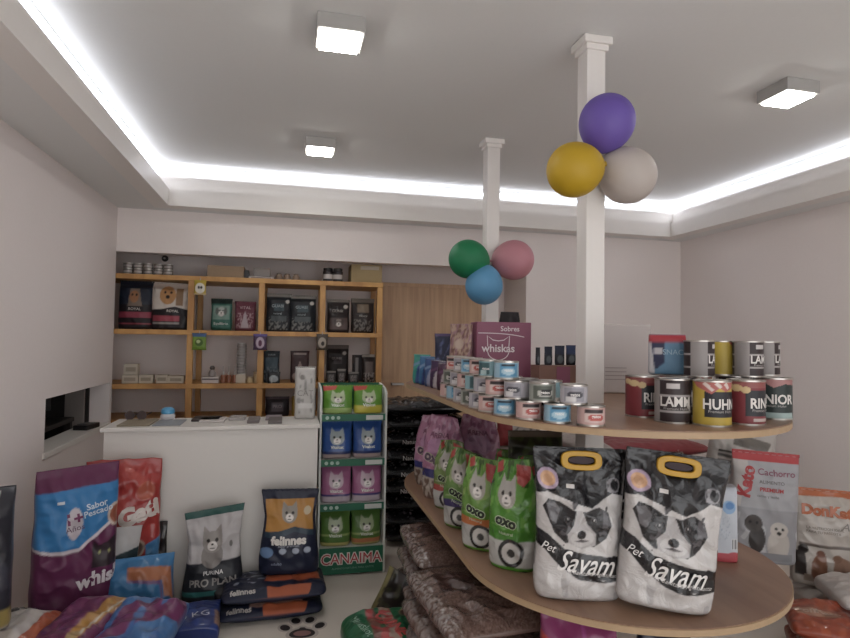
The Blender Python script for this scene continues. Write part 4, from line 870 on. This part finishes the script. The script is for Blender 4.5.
bag('food_bag', .20, .27, .09, [('F', '2a2320'), ('R', 0, 0, .14, 1, '7c7448'), ('K', .1, 0, 1, 1, 7, .2, '3c3a28')], (.52, 2.98, .001), kind='stand', rz=R(-30), ry=R(24), m=M_foil, label='dark bag with a gold edge leaning against the brown sacks', cat='pet food bag', wr=.01)

# ================================================================== FLOOR PAW
pc = (.105, 3.0, .0)
def disc(name, pts, z0, z1, m, parent):
    n = len(pts); vs = [(x, y, z0) for x, y in pts]+[(x, y, z1) for x, y in pts]
    return link(name, rawmesh(name, vs, [tuple(range(n))[::-1], tuple(range(n, 2*n))]+[(i, (i+1) % n, n+(i+1) % n, n+i) for i in range(n)]), m, parent)
pw = empty('paw_sticker', pc, R(-3)); tag(pw, 'black and pink paw print sticker with white outline on the floor', 'floor sticker')
def ell(cx, cy_, a, b, rot=0, n=28): return [(cx+a*math.cos(t)*math.cos(rot)-b*math.sin(t)*math.sin(rot), cy_+a*math.cos(t)*math.sin(rot)+b*math.sin(t)*math.cos(rot)) for t in [2*math.pi*i/n for i in range(n)]]
toes = [(-.085, .01, .5), (-.035, .075, .2), (.035, .075, -.2), (.085, .01, -.5)]
def pad(s): 
    return [((math.cos(t)*(.062+s))*(1-.12*math.sin(t)), -.055+(.045+s)*math.sin(t)+(.012 if abs(math.cos(t)) < .3 and math.sin(t) > 0 else 0)) for t in [2*math.pi*i/36 for i in range(36)]]
Mw_, Mk_, Mp_ = mat('paw_white', 'bab2ac', .6), mat('paw_black', '262021', .6), mat('paw_pink', '8c6a68', .6)
disc('pad_outline', pad(.017), .0005, .0012, Mw_, pw); disc('pad', pad(0), .0013, .0020, Mk_, pw)
disc('pad_center', ell(0, -.058, .042, .026), .0021, .0027, Mp_, pw)
for x, y, r_ in toes:
    disc('toe_outline', ell(x, y, .035, .043, r_), .0005+.0001, .0011, Mw_, pw); disc('toe', ell(x, y, .023, .031, r_), .0014, .0021, Mk_, pw)

# ================================================================== LEFT BAGS
p, w, h = size_on(190, 243, 501, 590, 0.0)
bag('food_bag', .30, .53, .13, [('F', '23242a'), ('B', .50, 1, 'a9a4a4'), ('P', [(0, .42), (0, .55), (.5, .49), (1, .56), (1, .42)], '23242a'), ('R', 0, .5, 1, .95, 'aaa5a5'), ('B', .93, 1, '25504a'), ('E', .47, .56, .20, .12, '7d7672'), *cat(.47, .68, .19, .57, '8d8681'), ('R', 0, .0, 1, .42, '23242a'), ('E', .82, .64, .03, .03, '6a6664'), ('B', .08, .13, 'a37045'), ('B', .18, .23, '2a6a68'), ('P', [(.02, .9), (.0, .6), (.10, .5), (.06, .7)], '8c8888')],
    (-.355, 3.30, .001), rz=R(4), kind='flare', n=2.6, m=M_film, wr=.01, res=.003, skew=.12, label='white and black bag with a grey cat standing against the counter', cat='cat food bag', group='bags along the counter front', 
    texts=[('PURINA', .5, .40, .028, 'c9c5c3', {'bold': .02}), ('PRO PLAN', .5, .31, .05, '86807c', {'bold': .03}), ('gatos', .75, .2, .025, '86b0aa'), ('PREMIUM', .5, .05, .016, '9a9694')])
bag('food_bag', .31, .435, .15, [('F', '1c2136'), ('P', [(.05, .46), (.05, .90), (.95, .90), (.95, .46), (.6, .52), (.3, .45)], 'a8762c'), ('P', [(.05, .46), (.3, .45), (.6, .52), (.95, .46), (.95, .53), (.6, .58), (.3, .53), (.05, .52)], '2c3c4a'), *cat(.5, .72, .15, .7, '8c857c'), ('E', .84, .76, .07, .05, 'b9a98a'), ('E', .12, .28, .12, .06, '5c7aa0'), ('E', .40, .30, .06, .035, '9aa3b3'), ('E', .62, .30, .06, .035, '9aa3b3'), ('E', .82, .30, .06, .035, '9aa3b3'), ('E', .5, .3, .0, .0, 'ffffff')],
    (.035, 3.30, .172), rz=R(-3), kind='flare', n=2.6, m=M_film, wr=.007, res=.0035, skew=-.01, label='navy and ochre bag with a grey cat standing on the lying navy bags', cat='cat food bag', group='bags along the counter front',
    texts=[('felinnes', .5, .42, .060, 'cfcac4', {'bold': .05}), ('super premium', .5, .36, .018, 'a5a9b3'), ('adulto', .3, .15, .022, '8a93a8')], seal=(.012, '1c2136'))
for k in range(2):
    bag('food_bag', .52, .34, .085, [('F', '1b2036'), ('P', [(.4, .35), (.45, .9), (.92, .9), (.95, .35)], 'a04c26') if k else ('R', .3, 0, .8, .3, '9a7468'), ('R', .0, .0, 0.94, .12, '1b2036'), ('R', .42, .0, .85, .16, 'a04c26'), ('K', .1, .3, .4, .8, 12, .3, '7c8292')],
        (-.05+.02*k, 3.06, .043+.088*k), rx=R(-84 if False else -90), rz=R(2), kind='sack', n=3, m=M_film, wr=.008, res=.005, label='navy and orange bag lying on the floor, %s' % ('underneath the other', 'under the standing ochre bag')[k], cat='cat food bag', group='lying navy bags',
        texts=[('felinnes', .2, .09, .04, 'b0aaa6', {'bold': .03})])
# big maroon bag
wl = [('F', '5c1f47'), ('P', [(.0, .60), (.0, .885), (1, .90), (1, .72), (.75, .65), (.5, .575), (.2, .575)], '1d6fa8'), ('P', [(0, .585), (0, .60), (.2, .575), (.5, .575), (.75, .65), (1, .72), (1, .70), (.75, .63), (.5, .555), (.2, .555)], 'c6bcc0'),
      ('E', .44, .71, .095, .085, 'b8aeb4'), ('E', .44, .71, .095, .085, 'b8aeb4'), ('E', .97, .72, .12, .065, 'b8a89a'), ('E', .97, .72, .09, .048, '8c4a34'),
      ('P', [(.66, .45), (.68, .60), (.74, .57), (.86, .58), (.96, .61), (.98, .45)], '2c2026'), ('E', .82, .51, .14, .06, '33262c'), ('E', .76, .53, .018, .01, '9a9a60'), ('E', .88, .53, .018, .01, '9a9a60'), ('K', 0, 0, 1, .3, 5, .25, '541a40')]
bag('food_bag', .345, .83, .19, wl, (-.945, 3.02, .001), rz=R(27), ry=R(1), kind='block', n=3.2, m=M_film, wr=.012, res=.0045, skew=.05, label='large maroon bag with a blue band and a dark cat against the left wall', cat='cat food bag',
    texts=[('whiskas', .86, .40, .082, 'c9c0c4', {'bold': .04, 'shear': .1, 'rot': 6}), ('1+', .43, .735, .07, '6a2450', {'bold': .03, 'rot': 6}), ('Años', .45, .685, .036, '5a3a52', {'rot': 6}), ('Sabor', .70, .79, .038, 'b9c8d6', {'bold': .02, 'rot': 8}), ('Pescado', .72, .755, .038, 'b9c8d6', {'bold': .02, 'rot': 8})], sticker=(.28, .83, .028, .012, 'b9c0c6'))
bag('food_bag', .36, .80, .14, [('F', '9c2c28'), ('K', 0, .5, 1, 1, 5, .2, 'a63c34'), ('P', [(0, 0), (0, .33), (.4, .38), (.7, .33), (1, .42), (1, 0)], '4a3630'), ('E', .66, .44, .14, .065, 'a08c7c'), ('E', .66, .44, .11, .05, '6c5248'), ('E', .6, .22, .3, .12, '3a2a24'), ('P', [(.85, .2), (.8, .45), (1, .5), (1, .2)], '3f7cae'), ('K', .2, .05, .9, .34, 9, 0, '5c4638'), ('E', .8, .8, .12, .06, 'a8503c')],
    (-.81, 3.33, .001), rz=R(12), kind='block', n=3, m=M_foil, wr=.012, res=.0055, skew=-.02, topcut=-.03, label='tall red bag with white lettering behind the maroon bag', cat='cat food bag', texts=[('Gati', .70, .66, .115, 'c4b6ae', {'bold': .06, 'rot': 18, 'shear': .2})])
bag('food_bag', .15, .50, .07, [('F', 'a8a5a4'), ('P', [(0, .5), (0, .72), (1, .8), (1, .45)], '2c3a3e'), ('K', 0, 0, 1, .4, 14, .2, '8a8684')], (-.80, 3.14, .001), rz=R(30), kind='stand', n=2.6, ry=R(6), label='white bag with black band squeezed between the maroon and the blue bags', cat='pet food bag', texts=[('AI', .6, .6, .06, 'b9b5b3', {'bold': .02}), ('pollo', .5, .3, .03, '77716e')])
b = bag('dark_pouch', .09, .44, .07, [('F', '2c2624'), ('K', 0, 0, 1, 1, 5, .2, '3a3230')], (-.655, 3.42, .001), kind='stand', n=2.4, m=M_foil, label='narrow dark pouch standing between the red bag and the counter', cat='pouch')
bag('food_bag', .30, .38, .15, [('F', '2a6c9c'), ('P', [(.3, .75), (.3, .9), (.95, .85), (1, .3), (.88, .3), (.82, .7)], 'a0603c'), ('P', [(.3, .72), (.3, .75), (.8, .7), (.86, .3), (.82, .3), (.78, .66)], '6a4a78'), ('K', 0, 0, 1, .6, 5, .2, '25608c')], (-.65, 3.02, .001), rz=R(12), rx=R(-12), kind='block', n=2.8, m=M_foil, wr=.014, res=.006, label='bright blue bag with a brown curved band slumped beside the red bag', cat='cat food bag')
bag('food_bag', .26, .28, .13, [('F', '1a2e6a'), ('K', 0, 0, 1, 1, 5, .2, '20397c'), ('R', .9, .1, 1, .5, '8a6a5c')], (-.40, 2.86, .065), rz=R(5), rx=R(-80), kind='stand', n=2.8, m=M_foil, wr=.010, res=.006, label='royal blue bag slumped on the floor in front of the grey cat bag', cat='pet food bag', texts=[('24 KG', .5, .3, .06, 'b3b8c8', {'rot': 6})])
bag('dark_bag', .26, .13, .10, [('F', '1e1d22')], (-.22, 3.24, .001), kind='stand', label='low black bag between the grey cat bag and the navy bags', cat='bag', m=M_foil)
# front pile (lying)
bag('food_bag', .24, .62, .15, [('F', '6a2450'), ('P', [(.60, .2), (.66, .95), (.80, .98), (.95, .9), (.78, .25)], 'a8782a'), ('P', [(.74, .3), (.86, .95), (.89, .94), (.78, .3)], 'c0b8a8'), ('E', .70, .35, .09, .07, 'a88c5c'), ('K', 0, 0, .6, 1, 5, .25, '5c1d45')], (-.835, 2.22, .245), rx=R(-87), rz=R(-9), kind='sack', n=2.8, m=M_foil, wr=.014, res=.0055, label='mauve bag with a gold corner lying in front of the large maroon bag', cat='cat food bag', group='bags heaped in the left corner')
bag('food_bag', .27, .62, .15, [('F', '3c6ea4'), ('P', [(0, .3), (0, .7), (.9, 1), (1, .9), (1, .7)], '6a2a58'), ('R', 0, .0, 1, .25, '4c7cb0'), ('K', 0, 0, 1, 1, 5, .3, '35609a')], (-.61, 2.16, .24), rx=R(-87), rz=R(-9), kind='sack', n=2.8, m=M_foil, wr=.014, res=.0055, label='light blue and purple bag lying at the bottom edge, right of the gold cornered one', cat='cat food bag', group='bags heaped in the left corner')
bag('food_bag', .27, .60, .15, [('F', 'b0a8a2'), ('R', .84, 0, 1, 1, 'a04a24'), ('R', 0, 0, .10, 1, 'a8503a'), ('K', .16, 0, .7, 1, 6, .25, '9c9690')], (-1.075, 2.16, .245), rx=R(-87), rz=R(-8), kind='sack', n=2.8, m=M_foil, wr=.012, res=.0045, label='white and orange bag marked 20 lying at the bottom left', cat='pet food bag', group='bags heaped in the left corner', texts=[('20', .42, .88, .085, '2c2826', {'bold': .02, 'rot': 30}), ('kg', .58, .91, .03, '4c4846', {'rot': 30})])
for k, (x, y, a) in enumerate(((-.98, 2.32, 0), (-.52, 2.34, 0))):
    bag('food_bag', .44, .7, .155, [('F', ('5c2448', '2c4a7a')[k])], (x, y-.35, .078), rx=R(-90), rz=0, kind='sack', n=3, m=M_foil, res=.014, label='%s bag flat on the floor underneath the heap in the left corner' % ('plum', 'dark blue')[k], cat='pet food bag', group='bags heaped in the left corner')
# leftmost standing dark bag
bag('food_bag', .30, .52, .16, [('F', '2a2a32'), ('B', 0, .14, '8c7a40'), ('B', .0, .02, 'a89c8c'), ('P', [(0, .45), (0, .97), (.84, .97), (.62, .45)], 'b3b0ae'), ('K', .3, .2, 1, .7, 5, .3, '3c3c46')], (-1.14, 2.50, .345), rz=R(20), kind='block', n=2.8, m=M_foil, wr=.008, label='dark bag with white panel and yellow base cut by the left edge of the photo', cat='pet food bag')

# ================================================================== OFFICE BEHIND THE HATCH
ds = empty('desk', (-1.72, 4.4, 0)); tag(ds, 'dark desk seen through the hatch in the left wall', 'desk')
boxes('desk_top', [(-.19, .19, -.5, .42, .80, .83)], mat('desk_dark', '2a2524', .6), ds)
for (x, y) in ((-.16, -.47), (.16, -.47), (-.16, .39), (.16, .39)): boxes('leg', [(x-.02, x+.02, y-.02, y+.02, 0, .80)], mat('desk_dark'), ds)
mo = empty('monitor', (-1.73, 4.45, .8305), R(40)); tag(mo, 'black monitor on the desk behind the hatch', 'monitor')
boxes('screen', [(-.17, .17, -.012, .012, .08, .30)], M_black, mo, .004); boxes('stand', [(-.02, .02, .0, .02, 0, .10), (-.08, .08, -.05, .06, 0, .012)], M_black, mo)
cu = boxes('curtain', [(-1.62, -1.49, 4.89, 4.915, 0, 2.2)], mat('curtain_grey', '8a827e', .9)); tag(cu, 'grey curtain at the far side of the hatch room', 'curtain')
pr_ = empty('card_reader', (-1.385, 4.62, .7705), R(80)); tag(pr_, 'small black card reader on the hatch ledge', 'card reader')
boxes('body', [(-.09, .09, -.05, .05, 0, .035)], M_black, pr_, .006); boxes('keypad', [(-.06, .02, -.035, .035, .035, .040)], mat('keys_grey', '4c4a4c', .5), pr_, .001)

# ================================================================== LIGHT
W = D.worlds.new('world'); bpy.context.scene.world = W; W.use_nodes = True
W.node_tree.nodes['Background'].inputs[0].default_value = (.96, .96, .97, 1); W.node_tree.nodes['Background'].inputs[1].default_value = 1.05
sc = bpy.context.scene
sc.view_settings.view_transform = 'Standard'; sc.view_settings.look = 'None'; sc.view_settings.exposure = 1.42; sc.view_settings.gamma = 1
sc.cycles.max_bounces = 10; sc.cycles.diffuse_bounces = 8
